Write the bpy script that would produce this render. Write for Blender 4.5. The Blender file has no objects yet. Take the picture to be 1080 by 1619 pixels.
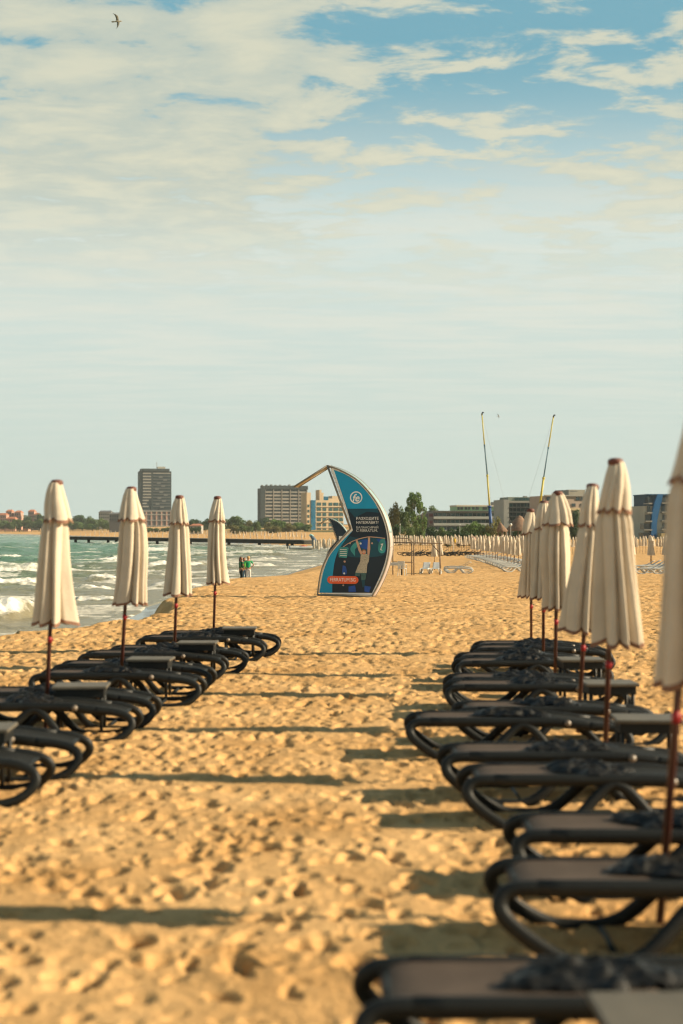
import bpy, bmesh, math, random
import numpy as np
from mathutils import Vector, Matrix, Euler
R = math.radians
rnd = random.Random(7)
scene = bpy.context.scene
col = scene.collection

# ------------------------------------------------------------------ camera frame
FPX, CX, HY, HC = 2248.0, 540.0, 836.0, 1.95      # focal length and horizon of the 1080 x 1619 photograph
def wx(px, Y): return (px - CX) / FPX * Y
def wz(py, Y): return HC - (py - HY) / FPX * Y
def at(px, py, Y): return Vector((wx(px, Y), Y, wz(py, Y)))
def ground_Y(py, z): return (HC - z) * FPX / (py - HY)

# ------------------------------------------------------------------ noise
def vnoise(x, y, seed=0):
    xi = np.floor(x).astype(np.int64); yi = np.floor(y).astype(np.int64)
    fx = x - xi; fy = y - yi
    fx = fx*fx*(3-2*fx); fy = fy*fy*(3-2*fy)
    def h(a, b):
        n = (a*374761393 + b*668265263 + seed*1442695041) & 0xFFFFFFFF
        n = ((n ^ (n >> 13)) * 1274126177) & 0xFFFFFFFF
        n = n ^ (n >> 16)
        return (n & 0xFFFF) / 65535.0
    a = h(xi, yi); b = h(xi+1, yi); c = h(xi, yi+1); d = h(xi+1, yi+1)
    return (a*(1-fx)+b*fx)*(1-fy) + (c*(1-fx)+d*fx)*fy
def fbm(x, y, seed=0, o=4):
    s = 0; a = .5; t = 0
    for k in range(o):
        s = s + a*vnoise(x*2**k, y*2**k, seed+k*17); t += a; a *= .5
    return s/t
def sstep(a, b, x):
    t = np.clip((x-a)/(b-a), 0, 1); return t*t*(3-2*t)

# ------------------------------------------------------------------ materials
MATS = {}
def mat(name, c, rough=.7, var=.12, scale=3.0, bump=0.0, bscale=40.0, metal=0.0, spec=.4, trans=0.0, emit=None, coord='Object'):
    if name in MATS: return MATS[name]
    m = bpy.data.materials.new(name); m.use_nodes = True
    nt = m.node_tree; N = nt.nodes; L = nt.links
    b = N['Principled BSDF']; out = N['Material Output']
    b.inputs['Roughness'].default_value = rough; b.inputs['Metallic'].default_value = metal
    b.inputs['Specular IOR Level'].default_value = spec
    tc = N.new('ShaderNodeTexCoord')
    nz = N.new('ShaderNodeTexNoise'); nz.inputs['Scale'].default_value = scale; nz.inputs['Detail'].default_value = 5
    L.new(tc.outputs[coord], nz.inputs['Vector'])
    mx = N.new('ShaderNodeMix'); mx.data_type = 'RGBA'
    mx.inputs[6].default_value = (*[v*(1-var) for v in c], 1); mx.inputs[7].default_value = (*[min(1, v*(1+var)) for v in c], 1)
    mr = N.new('ShaderNodeMapRange'); mr.inputs[1].default_value = .3; mr.inputs[2].default_value = .7
    L.new(nz.outputs['Fac'], mr.inputs[0]); L.new(mr.outputs[0], mx.inputs[0])
    L.new(mx.outputs[2], b.inputs['Base Color'])
    if bump:
        n2 = N.new('ShaderNodeTexNoise'); n2.inputs['Scale'].default_value = bscale; n2.inputs['Detail'].default_value = 4
        L.new(tc.outputs[coord], n2.inputs['Vector'])
        bp = N.new('ShaderNodeBump'); bp.inputs['Strength'].default_value = bump; bp.inputs['Distance'].default_value = .02
        L.new(n2.outputs['Fac'], bp.inputs['Height']); L.new(bp.outputs[0], b.inputs['Normal'])
    if trans:
        t = N.new('ShaderNodeBsdfTranslucent'); L.new(mx.outputs[2], t.inputs['Color'])
        ms = N.new('ShaderNodeMixShader'); ms.inputs[0].default_value = trans
        L.new(b.outputs[0], ms.inputs[1]); L.new(t.outputs[0], ms.inputs[2]); L.new(ms.outputs[0], out.inputs['Surface'])
    MATS[name] = m
    return m

# ------------------------------------------------------------------ mesh builder
class MB:
    def __init__(s): s.v = []; s.f = []
    def add(s, vs, fs):
        o = len(s.v); s.v += [tuple(v) for v in vs]; s.f += [tuple(i+o for i in f) for f in fs]
    def box(s, x0, x1, y0, y1, z0, z1):
        s.add([(x0,y0,z0),(x1,y0,z0),(x1,y1,z0),(x0,y1,z0),(x0,y0,z1),(x1,y0,z1),(x1,y1,z1),(x0,y1,z1)],
              [(0,3,2,1),(4,5,6,7),(0,1,5,4),(1,2,6,5),(2,3,7,6),(3,0,4,7)])
        return s
    def tube(s, pts, r, n=8, closed=False, caps=True, sx=1.0, sy=1.0, up=None):
        pts = [Vector(p) for p in pts]; m = len(pts)
        rs = r if isinstance(r, (list, tuple)) else [r]*m
        rings = []; prev = None
        for i, p in enumerate(pts):
            if closed: t = pts[(i+1) % m] - pts[i-1]
            else: t = pts[min(i+1, m-1)] - pts[max(i-1, 0)]
            if t.length < 1e-9: t = Vector((0,0,1))
            t.normalize()
            a = Vector(up) if up else (prev if prev is not None else (Vector((0,0,1)) if abs(t.z) < .9 else Vector((1,0,0))))
            a = a - t*a.dot(t)
            if a.length < 1e-6: a = t.orthogonal()
            a.normalize(); b = t.cross(a); prev = a
            rings.append([p + a*math.cos(2*math.pi*k/n)*rs[i]*sx + b*math.sin(2*math.pi*k/n)*rs[i]*sy for k in range(n)])
        vs = [v for rg in rings for v in rg]; fs = []
        for i in range(m if closed else m-1):
            j = (i+1) % m
            for k in range(n):
                l = (k+1) % n; fs.append((i*n+k, i*n+l, j*n+l, j*n+k))
        if caps and not closed:
            fs.append(tuple(range(n-1, -1, -1))); fs.append(tuple((m-1)*n+k for k in range(n)))
        s.add(vs, fs); return s
    def lathe(s, prof, n=16, c=(0,0,0)):
        vs = []; fs = []
        for (r, z) in prof:
            for k in range(n):
                a = 2*math.pi*k/n; vs.append((c[0]+r*math.cos(a), c[1]+r*math.sin(a), c[2]+z))
        for i in range(len(prof)-1):
            for k in range(n):
                l = (k+1) % n; fs.append((i*n+k, i*n+l, (i+1)*n+l, (i+1)*n+k))
        fs.append(tuple(range(n-1, -1, -1))); fs.append(tuple((len(prof)-1)*n+k for k in range(n)))
        s.add(vs, fs); return s
    def prism(s, poly, y0, y1):          # outline in x,z extruded along y
        n = len(poly)
        vs = [(x, y0, z) for x, z in poly] + [(x, y1, z) for x, z in poly]
        fs = [tuple(range(n)), tuple(range(2*n-1, n-1, -1))] + [(i, i+n, (i+1) % n + n, (i+1) % n) for i in range(n)]
        s.add(vs, fs); return s
    def build(s, name, m, parent=None, smooth=False, fix=False):
        me = bpy.data.meshes.new(name); me.from_pydata(s.v, [], s.f)
        if fix:
            bm = bmesh.new(); bm.from_mesh(me); bmesh.ops.recalc_face_normals(bm, faces=bm.faces); bm.to_mesh(me); bm.free()
        me.materials.append(m)
        if smooth: me.polygons.foreach_set('use_smooth', [True]*len(me.polygons))
        me.update()
        return link(name, me, parent)
def link(name, me, parent=None):
    o = bpy.data.objects.new(name, me); col.objects.link(o)
    if parent: o.parent = parent
    return o
def empty(name, loc, rz=0.0):
    o = bpy.data.objects.new(name, None); col.objects.link(o); o.location = loc; o.rotation_euler = (0,0,rz); o.empty_display_size = .2
    return o
def tag(o, label, cat, group=None, kind=None):
    if label: o['label'] = label
    if cat: o['category'] = cat
    if group: o['group'] = group
    if kind: o['kind'] = kind
    return o
KIDS = {}
def copy_tree(o, parent=None):
    c = o.copy(); col.objects.link(c)
    if parent: c.parent = parent
    for k in o.children: copy_tree(k, c)
    return c
def cr(pts, n=6, closed=False):          # Catmull-Rom
    P = [Vector(p) for p in pts]; m = len(P); out = []
    for i in range(m if closed else m-1):
        if closed: a, b, c, d = P[i-1], P[i], P[(i+1) % m], P[(i+2) % m]
        else: a, b, c, d = P[max(i-1, 0)], P[i], P[i+1], P[min(i+2, m-1)]
        for k in range(n):
            t = k/n
            out.append(.5*((2*b) + (c-a)*t + (2*a-5*b+4*c-d)*t*t + (3*b-3*c+d-a)*t**3))
    if not closed: out.append(P[-1])
    return out

# ------------------------------------------------------------------ terrain functions
SHORE = [(-14,-60),(-12,0),(-10.8,15),(-9.9,26),(-8.5,31),(-8.4,38),(-8.8,52),(-9.0,64),(-8.4,78),(-6.9,90),(-5.7,98),(-2.9,134),(0.0,170),(2,210),(1,245),
         (-4,275),(-14,310),(-40,400),(-85,560),(-150,760),(-260,1050),(-430,1400),(-1200,1800),(-2600,1900)]
_sp = np.array([(p.x, p.y) for p in cr([(x, y, 0) for x, y in SHORE], 4)])
def shore_sd(X, Y):
    X = np.asarray(X, float); Y = np.asarray(Y, float)
    d = np.full(X.shape, 1e9); inside = np.zeros(X.shape, bool)
    for i in range(len(_sp)-1):
        ax, ay = _sp[i]; bx, by = _sp[i+1]
        vx, vy = bx-ax, by-ay; L2 = vx*vx+vy*vy
        t = np.clip(((X-ax)*vx+(Y-ay)*vy)/L2, 0, 1)
        d = np.minimum(d, (X-ax-t*vx)**2+(Y-ay-t*vy)**2)
    poly = list(map(tuple, _sp)) + [(-6000, 6000), (6000, 6000), (6000, -60)]
    n = len(poly)
    for i in range(n):
        x1, y1 = poly[i]; x2, y2 = poly[(i+1) % n]
        if y1 == y2: continue
        c = ((y1 > Y) != (y2 > Y)) & (X < (x2-x1)*(Y-y1)/(y2-y1)+x1)
        inside ^= c
    return np.where(inside, 1, -1)*np.sqrt(d)
SEA = -1.60
def base_z(Y):
    return -.16*sstep(28, 46, Y) - .80*sstep(46, 95, Y) - .20*sstep(95, 135, Y) - .34*sstep(125, 200, Y)
def ground_np(X, Y, sd=None):
    X = np.asarray(X, float); Y = np.asarray(Y, float)
    if sd is None: sd = shore_sd(X, Y)
    top = base_z(Y)
    far = sstep(260, 420, Y)
    top = top + far*(np.clip(sd, 0, 400)*.006)
    wet = 2.3 - 1.4*sstep(60, 95, Y); ramp = 1.5 + 1.5*sstep(60, 100, Y)
    z = np.where(sd < 0, SEA - .03 + np.maximum(sd*.10, -2.0), SEA - .03 + .16*np.clip(sd/wet, 0, 1))
    low = SEA + .13
    z = np.where(sd > wet, low + (top-low)*sstep(0, 1, (sd-wet)/ramp), z)
    return z
def ground(X, Y): return float(ground_np(np.array([X]), np.array([Y]))[0])

# footprint height tiles
def make_tile(seed, n=560, size=9.0, pits=2500):
    rg = np.random.default_rng(seed); H = np.zeros((n, n)); px = size/n
    for k in range(pits):
        cx, cy = rg.uniform(0, n, 2); big = k < 1100; a = (.038+.05*rg.random())/px if big else (.025+.05*rg.random()**1.5)/px; b = a*rg.uniform(.4, .85); th = rg.normal(0, .8)
        dep = rg.uniform(.05, .13)*(a*px/.085)**.8 if big else rg.uniform(.006, .035)*(a*px/.06)**.7
        r = int(a*2.6)+2; ix = np.arange(int(cx)-r, int(cx)+r+1); iy = np.arange(int(cy)-r, int(cy)+r+1)
        gx, gy = np.meshgrid(ix-cx, iy-cy)
        u = (gx*math.cos(th)+gy*math.sin(th))/a; v = (-gx*math.sin(th)+gy*math.cos(th))/b
        q = u*u+v*v
        h = -dep*np.exp(-q**2.2) + .13*dep*np.exp(-((np.sqrt(q)-1.35)/.38)**2)
        H[np.ix_(iy % n, ix % n)] += h
    return np.clip(H, -.15, .06)
TILES = [make_tile(3), make_tile(8)]
def tile_sample(T, X, Y, size=9.0):
    n = T.shape[0]; u = (X/size*n) % n; v = (Y/size*n) % n
    i = np.floor(u).astype(int) % n; j = np.floor(v).astype(int) % n; fu = u-np.floor(u); fv = v-np.floor(v); i2 = (i+1) % n; j2 = (j+1) % n
    return (T[j,i]*(1-fu)+T[j,i2]*fu)*(1-fv)+(T[j2,i]*(1-fu)+T[j2,i2]*fu)*fv
def bumps(X, Y):
    c, s = math.cos(.6), math.sin(.6)
    w = sstep(.4, .6, fbm(X*.25, Y*.25, 5, 2))
    a = tile_sample(TILES[0], X, Y); b = tile_sample(TILES[1], X*c+Y*s, -X*s+Y*c)
    dune = (fbm(X*.45, Y*.45, 11, 3)-.5)*.06 + (fbm(X*2.6, Y*2.6, 21, 4)-.5)*.045
    return a*(1-.6*w) + b*(.4+.6*w) + dune
def grid_mesh(name, rows, cols_fn, zfn, m, kind, label=None, attrs=None, mask=None, cat=None):
    rows = np.asarray(rows); X = np.array([cols_fn(y) for y in rows]); Y = np.repeat(rows[:, None], X.shape[1], 1)
    Z, A = zfn(X, Y)
    nr, nc = X.shape
    co = np.stack([X, Y, Z], -1).reshape(-1, 3).astype(np.float32)
    idx = np.arange(nr*nc).reshape(nr, nc)
    q = np.stack([idx[:-1,:-1], idx[:-1,1:], idx[1:,1:], idx[1:,:-1]], -1).reshape(-1, 4)
    if mask is not None:
        k = mask(X, Y).reshape(-1); q = q[k[q].any(1)]
    me = bpy.data.meshes.new(name)
    me.vertices.add(len(co)); me.vertices.foreach_set('co', co.ravel())
    me.loops.add(q.size); me.loops.foreach_set('vertex_index', q.ravel().astype(np.int32))
    me.polygons.add(len(q)); me.polygons.foreach_set('loop_start', (np.arange(len(q))*4).astype(np.int32)); me.polygons.foreach_set('loop_total', np.full(len(q), 4, np.int32))
    me.update(calc_edges=True)
    me.polygons.foreach_set('use_smooth', np.ones(len(q), bool))
    for an, av in A.items():
        at_ = me.attributes.new(an, 'FLOAT', 'POINT'); at_.data.foreach_set('value', av.reshape(-1).astype(np.float32))
    me.materials.append(m); me.validate()
    o = link(name, me); o['kind'] = kind
    return o

# ------------------------------------------------------------------ sand and sea materials
def sand_material():
    m = bpy.data.materials.new('sand'); m.use_nodes = True; nt = m.node_tree; N = nt.nodes; L = nt.links
    b = N['Principled BSDF']; b.inputs['Roughness'].default_value = .92; b.inputs['Specular IOR Level'].default_value = .15
    tc = N.new('ShaderNodeTexCoord')
    n1 = N.new('ShaderNodeTexNoise'); n1.inputs['Scale'].default_value = .9; n1.inputs['Detail'].default_value = 8; L.new(tc.outputs['Object'], n1.inputs['Vector'])
    n2 = N.new('ShaderNodeTexNoise'); n2.inputs['Scale'].default_value = 55; n2.inputs['Detail'].default_value = 4; L.new(tc.outputs['Object'], n2.inputs['Vector'])
    r = N.new('ShaderNodeValToRGB'); L.new(n1.outputs['Fac'], r.inputs[0])
    r.color_ramp.elements[0].position = .3; r.color_ramp.elements[0].color = (*SAND_D, 1)
    r.color_ramp.elements[1].position = .7; r.color_ramp.elements[1].color = (*SAND_L, 1)
    mx = N.new('ShaderNodeMix'); mx.data_type = 'RGBA'; mx.blend_type = 'OVERLAY'; mx.inputs[0].default_value = .35
    L.new(r.outputs[0], mx.inputs[6]); L.new(n2.outputs['Fac'], mx.inputs[7])
    wet = N.new('ShaderNodeAttribute'); wet.attribute_name = 'wet'
    veg = N.new('ShaderNodeAttribute'); veg.attribute_name = 'veg'
    mw = N.new('ShaderNodeMix'); mw.data_type = 'RGBA'; L.new(wet.outputs['Fac'], mw.inputs[0]); L.new(mx.outputs[2], mw.inputs[6]); mw.inputs[7].default_value = (.105, .09, .065, 1)
    mv = N.new('ShaderNodeMix'); mv.data_type = 'RGBA'; L.new(veg.outputs['Fac'], mv.inputs[0]); L.new(mw.outputs[2], mv.inputs[6]); mv.inputs[7].default_value = (.07, .085, .03, 1)
    L.new(mv.outputs[2], b.inputs['Base Color'])
    rr = N.new('ShaderNodeMapRange'); L.new(wet.outputs['Fac'], rr.inputs[0]); rr.inputs[3].default_value = .92; rr.inputs[4].default_value = .12
    L.new(rr.outputs[0], b.inputs['Roughness'])
    rs = N.new('ShaderNodeMapRange'); L.new(wet.outputs['Fac'], rs.inputs[0]); rs.inputs[3].default_value = .1; rs.inputs[4].default_value = .5
    L.new(rs.outputs[0], b.inputs['Specular IOR Level'])
    n3 = N.new('ShaderNodeTexNoise'); n3.inputs['Scale'].default_value = 9; n3.inputs['Detail'].default_value = 9; n3.inputs['Roughness'].default_value = .62; L.new(tc.outputs['Object'], n3.inputs['Vector'])
    bs = N.new('ShaderNodeMapRange'); L.new(wet.outputs['Fac'], bs.inputs[0]); bs.inputs[3].default_value = .75; bs.inputs[4].default_value = .03
    bp = N.new('ShaderNodeBump'); bp.inputs['Distance'].default_value = .05; L.new(bs.outputs[0], bp.inputs['Strength']); L.new(n3.outputs['Fac'], bp.inputs['Height']); L.new(bp.outputs[0], b.inputs['Normal'])
    return m
SAND_D = (.44, .248, .092); SAND_L = (.64, .395, .172)

def sea_material():
    m = bpy.data.materials.new('sea_water'); m.use_nodes = True; nt = m.node_tree; N = nt.nodes; L = nt.links
    b = N['Principled BSDF']; b.inputs['Roughness'].default_value = .22; b.inputs['IOR'].default_value = 1.33; b.inputs['Specular IOR Level'].default_value = .28
    tc = N.new('ShaderNodeTexCoord')
    sh = N.new('ShaderNodeAttribute'); sh.attribute_name = 'shallow'
    fo = N.new('ShaderNodeAttribute'); fo.attribute_name = 'foam'
    mx = N.new('ShaderNodeMix'); mx.data_type = 'RGBA'; L.new(sh.outputs['Fac'], mx.inputs[0]); mx.inputs[6].default_value = (.075, .185, .115, 1); mx.inputs[7].default_value = (.22, .19, .11, 1)
    n1 = N.new('ShaderNodeTexNoise'); n1.inputs['Scale'].default_value = 3.0; n1.inputs['Detail'].default_value = 8; n1.inputs['Roughness'].default_value = .7; L.new(tc.outputs['Object'], n1.inputs['Vector'])
    ad = N.new('ShaderNodeMath'); ad.operation = 'ADD'; L.new(fo.outputs['Fac'], ad.inputs[0]); L.new(n1.outputs['Fac'], ad.inputs[1])
    rm = N.new('ShaderNodeMapRange'); rm.inputs[1].default_value = .85; rm.inputs[2].default_value = 1.25; L.new(ad.outputs[0], rm.inputs[0])
    mf = N.new('ShaderNodeMix'); mf.data_type = 'RGBA'; L.new(rm.outputs[0], mf.inputs[0]); L.new(mx.outputs[2], mf.inputs[6]); mf.inputs[7].default_value = (.84, .80, .70, 1)
    L.new(mf.outputs[2], b.inputs['Base Color'])
    rr = N.new('ShaderNodeMapRange'); L.new(rm.outputs[0], rr.inputs[0]); rr.inputs[3].default_value = .22; rr.inputs[4].default_value = .8; L.new(rr.outputs[0], b.inputs['Roughness'])
    mp = N.new('ShaderNodeMapping'); mp.inputs['Scale'].default_value = (1, 1.6, 1); L.new(tc.outputs['Object'], mp.inputs['Vector'])
    n2 = N.new('ShaderNodeTexNoise'); n2.inputs['Scale'].default_value = 1.6; n2.inputs['Detail'].default_value = 7; n2.inputs['Roughness'].default_value = .6; L.new(mp.outputs[0], n2.inputs['Vector'])
    bp = N.new('ShaderNodeBump'); bp.inputs['Strength'].default_value = .9; bp.inputs['Distance'].default_value = .25; L.new(n2.outputs['Fac'], bp.inputs['Height']); L.new(bp.outputs[0], b.inputs['Normal'])
    return m

# ------------------------------------------------------------------ ground sheet
def geo(a, b, r):
    o = [a]
    while o[-1] < b: o.append(o[-1]*r)
    return o
def build_ground():
    rows = [-40, -25, -14, -8, -4, -1, 1, 2, 2.6] + geo(3.0, 140, 1.0042) + geo(143, 2400, 1.022)
    uc = np.concatenate([-np.geomspace(7, .44, 26)[:-1], np.linspace(-.44, .44, 640), np.geomspace(.44, 7, 26)[1:]])
    def cols(y):
        s = max(y, 3.0)
        return np.clip(uc*s, -2500, 2500)
    def zf(X, Y):
        sd = shore_sd(X, Y)
        sd = sd + (fbm(X*.3, Y*.14, 141, 3)-.5)*2.6*(1-sstep(70, 120, Y))
        z = ground_np(X, Y, sd)
        dry = sstep(1.6, 4.2, sd)*(1-sstep(110, 200, Y))*sstep(1.5, 3.0, Y)
        wetw = 2.3 - 1.3*sstep(60, 95, Y)
        wet = 1-sstep(wetw*.85, wetw*1.25, sd)
        z = z + bumps(X, Y)*dry
        # scarp crumbling
        z = z + (fbm(X*1.2, Y*.8, 31, 3)-.5)*.25*sstep(2.2, 2.9, sd)*(1-sstep(3.6, 4.6, sd))*(1-sstep(60, 90, Y))
        # far land: rolling
        hill = sstep(40, 160, sd)*sstep(500, 900, Y)
        z = z + hill*(fbm(X*.006, Y*.006, 41, 3))*7
        n = fbm(X*.02, Y*.02, 51, 3)
        veg = sstep(.40, .6, n)*sstep(70, 120, sd)*sstep(240, 330, Y)
        return z, {'wet': wet, 'veg': veg}
    return grid_mesh('sand_ground', rows, cols, zf, sand_material(), 'structure')

# breakers in photograph pixels: (x0, x1, y, half depth m, height m, foam)
BREAKERS = [(-60, 62, 972, 2.6, .75, 1.0), (40, 160, 1000, .8, .1, .45), (-80, 70, 926, 2.6, .42, 1.0), (118, 172, 930, 2.0, .15, .8), (-80, 70, 905, 3.0, .35, .75), (-60, 80, 898, 3.2, .3, .7), (-80, 50, 884, 4.5, .4, 1.0),
            (150, 250, 887, 4.0, .35, .9), (165, 215, 861, 8, .4, .9), (215, 300, 872, 6, .4, .9), (140, 190, 918, 2.2, .2, .8), (225, 330, 895, 3.0, .3, .85), (225, 300, 911, 2.2, .2, .7), (240, 330, 926, 1.6, .2, .9),
            (355, 470, 886, 3.0, .25, .7), (360, 440, 874, 4, .3, .8), (365, 500, 866, 5, .3, .6), (350, 440, 896, 2.5, .2, .6), (400, 510, 878, 4, .2, .55), (120, 200, 948, 1.4, .08, .75), (110, 175, 962, 1.2, .06, .6), (118, 180, 975, 1.0, .06, .7), (340, 400, 904, 2, .1, .8)]
def build_sea():
    rows = geo(14, 330, 1.0042) + geo(336, 2300, 1.02)
    uu = np.concatenate([-np.geomspace(6, .5, 18)[:-1], np.linspace(-.5, .06, 420)])
    def cols(y): return np.clip(uu*y, -2450, 2450)
    def zf(X, Y):
        sd = shore_sd(X, Y)+(fbm(X*.3, Y*.14, 141, 3)-.5)*2.6*(1-sstep(70, 120, Y)); dep = np.clip(-sd, 0, None)
        far = 1-sstep(300, 900, Y)
        amp = .25+.75*sstep(0, 18, dep)
        wob = (fbm(X*.05, Y*.05, 61, 2)-.5)*14
        z = np.zeros_like(X)
        for (a, lam, th, ph) in ((.11, 9.5, 1.35, 0), (.07, 5.3, 1.8, 1.7), (.045, 3.1, 1.15, .6), (.03, 2.0, 2.0, 2.9)):
            k = 2*math.pi/lam; p = k*(X*math.cos(th)+Y*math.sin(th)+wob)+ph
            z += a*(1-np.abs(np.sin(p*.5))*2+.3)
        z += (fbm(X*.7, Y*1.1, 71, 4)-.5)*.22
        z *= amp*far*1.35
        foam = np.zeros_like(X)
        for (x0, x1, py, hw, hh, fo) in BREAKERS:
            Yc = ground_Y(py, SEA); c0 = wx(x0, Yc); c1 = wx(x1, Yc); mid = (c0+c1)/2; hl = (c1-c0)/2
            if hl <= 0: continue
            env = 1-sstep(.65, 1.05, np.abs(X-mid)/hl + (fbm(X*.8, Y*.3, int(py), 2)-.5)*.5)
            yy = Y-Yc-(fbm(X*.22, X*0+py*.37, 81, 3)-.5)*hw*2.2 - (X-mid)*.12
            z += hh*env*np.exp(-(yy/hw)**2)*(.7+.6*fbm(X*1.3, Y*1.3, 91, 3))
            front = np.exp(-((yy+hw*.35)/(hw*.75))**2)
            foam = np.maximum(foam, fo*env*front*(.55+.75*fbm(X*.9, Y*1.4, 95, 4)))
        z += foam*(fbm(X*2.6, Y*1.8, 97, 4)-.45)*.5
        lace = fbm(X*.28, Y*.5, 101, 4)
        foam = np.maximum(foam, .62*sstep(.56, .66, lace)*(1-sstep(20, 70, dep)))
        foam = np.maximum(foam, .55*sstep(.62, .70, fbm(X*.07, Y*.25, 121, 4)))
        edge = np.exp(-((dep-.25-.5*fbm(X*.5, Y*.5, 111, 2))/.28)**2)
        foam = np.maximum(foam, .5*edge*fbm(X*.6, Y*.6, 115, 2)*1.6)
        sh = 1-sstep(.5, 42, dep+ (fbm(X*.08, Y*.2, 131, 3)-.5)*22)
        return SEA+z*sstep(0, 3, dep)+.02-.5*sstep(.1, .6, sd), {'foam': foam, 'shallow': sh}
    return grid_mesh('sea', rows, cols, zf, sea_material(), 'structure', mask=lambda X, Y: shore_sd(X, Y) < 1.6)
ground_obj = build_ground()
sea_obj = build_sea()

# ------------------------------------------------------------------ near materials
M_FRAME = mat('charcoal_plastic', (.009,.010,.009), .5, .25, 6, .12, 90, spec=.28)
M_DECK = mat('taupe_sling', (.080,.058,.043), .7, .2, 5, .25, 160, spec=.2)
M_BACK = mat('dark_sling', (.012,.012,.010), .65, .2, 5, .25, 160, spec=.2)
M_BUND = mat('black_film', (.011,.010,.008), .42, .3, 8, .15, 60, spec=.3)
M_TABLE = mat('grey_table_plastic', (.11,.095,.07), .55, .15, 5, .1, 60)
M_KNOB = mat('pale_knob', (.20,.16,.12), .4, .1)
M_CANVAS = mat('cream_canvas', (.65,.56,.435), .85, .09, 3, .25, 30, spec=.1, trans=.16)
M_TRIM = mat('brown_trim', (.22,.11,.065), .8, .2, 20)
M_POLE = mat('red_brown_pole', (.055,.016,.012), .35, .25, 12, spec=.5)
M_RED = mat('red_ring', (.30,.012,.015), .5, .1)
M_CAP = mat('brown_cap', (.13,.045,.028), .6, .2)

# ------------------------------------------------------------------ sun lounger
def rail_z(x): return .345 - .05*float(sstep(1.2, 1.78, np.array(x)))
def frame_mb(side, w=.022, h=.030):
    mb = MB(); R3 = lambda p: [(q.x, side*(.232+.095*max(0, 1-q.z/.33)), q.z) for q in p]
    foot = R3(cr([(1.01,0,.322),(.94,0,.303),(.86,0,.240),(.70,0,.085),(.58,0,.028),(.44,0,.022),(.31,0,.04),(.15,0,.13),(.04,0,.225),(.03,0,.295),(.10,0,.340),(.28,0,.345)], 6))
    head = R3(cr([(.96,0,.322),(1.03,0,.303),(1.11,0,.240),(1.23,0,.10),(1.33,0,.030),(1.50,0,.020),(1.66,0,.030),(1.79,0,.075),(1.88,0,.165),(1.86,0,.245),(1.74,0,.295),(1.55,0,.315)], 6))
    rail = [(x, side*.232, rail_z(x)) for x in np.linspace(.2, 1.62, 14)]
    for pth, s in ((foot, 1), (head, .95), (rail, 1.1)):
        mb.tube(pth, .030, 10, up=(0,1,0), sx=.9, sy=1.28*s)
    return mb
def deck_mb(x0, x1, zf, n=22, hy=.222, th=.018, sag=.008):
    mb = MB(); vs = []; fs = []; my = 9
    for s in (0, 1):
        for i in range(n+1):
            for j in range(my):
                x = x0+(x1-x0)*i/n; y = -hy+2*hy*j/(my-1)
                rib = .003*math.sin(i*math.pi) ; edge = .010*(1-(1-abs(2*j/(my-1)-1))**.35) if False else 0
                vs.append((x, y, zf(x)-sag*(1-(y/hy)**2)-s*th))
    W = my; T = (n+1)*my
    for i in range(n):
        for j in range(my-1):
            a = i*W+j; fs.append((a, a+W, a+W+1, a+1)); a += T; fs.append((a, a+1, a+W+1, a+W))
    for i in range(n):
        for j in (0, my-1):
            a = i*W+j; b = a+W; fs.append((a, b, b+T, a+T) if j else (b, a, a+T, b+T))
    for j in range(my-1):
        for i in (0, n):
            a = i*W+j; b = a+1; fs.append((a, b, b+T, a+T) if not i else (b, a, a+T, b+T))
    mb.add(vs, fs); return mb
def make_lounger():
    root = empty('sun_lounger', (0,0,0))
    for s in (-1, 1): frame_mb(s).build('side_frame', M_FRAME, root, True)
    def zf(x): return .372 - .04*max(0, (.22-x)/.14)**2
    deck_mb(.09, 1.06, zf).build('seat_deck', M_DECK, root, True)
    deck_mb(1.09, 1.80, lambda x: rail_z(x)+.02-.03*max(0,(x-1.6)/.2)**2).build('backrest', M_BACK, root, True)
    for x, z in ((.115,.335),(1.075,.335),(.56,.03),(1.45,.03),(1.80,.27)): MB().tube([(x,-.235,z),(x,.235,z)], .017, 8).build('cross_bar', M_FRAME, root, True)
    for s in (-1, 1):
        k = MB(); k.tube([(1.36, s*.255, .34),(1.36, s*.275, .34)], .028, 12); k.tube([(1.36, s*.275, .34),(1.36, s*.282, .34)], .017, 10)
        k.build('hinge_knob', M_KNOB, root, True)
    return root
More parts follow.
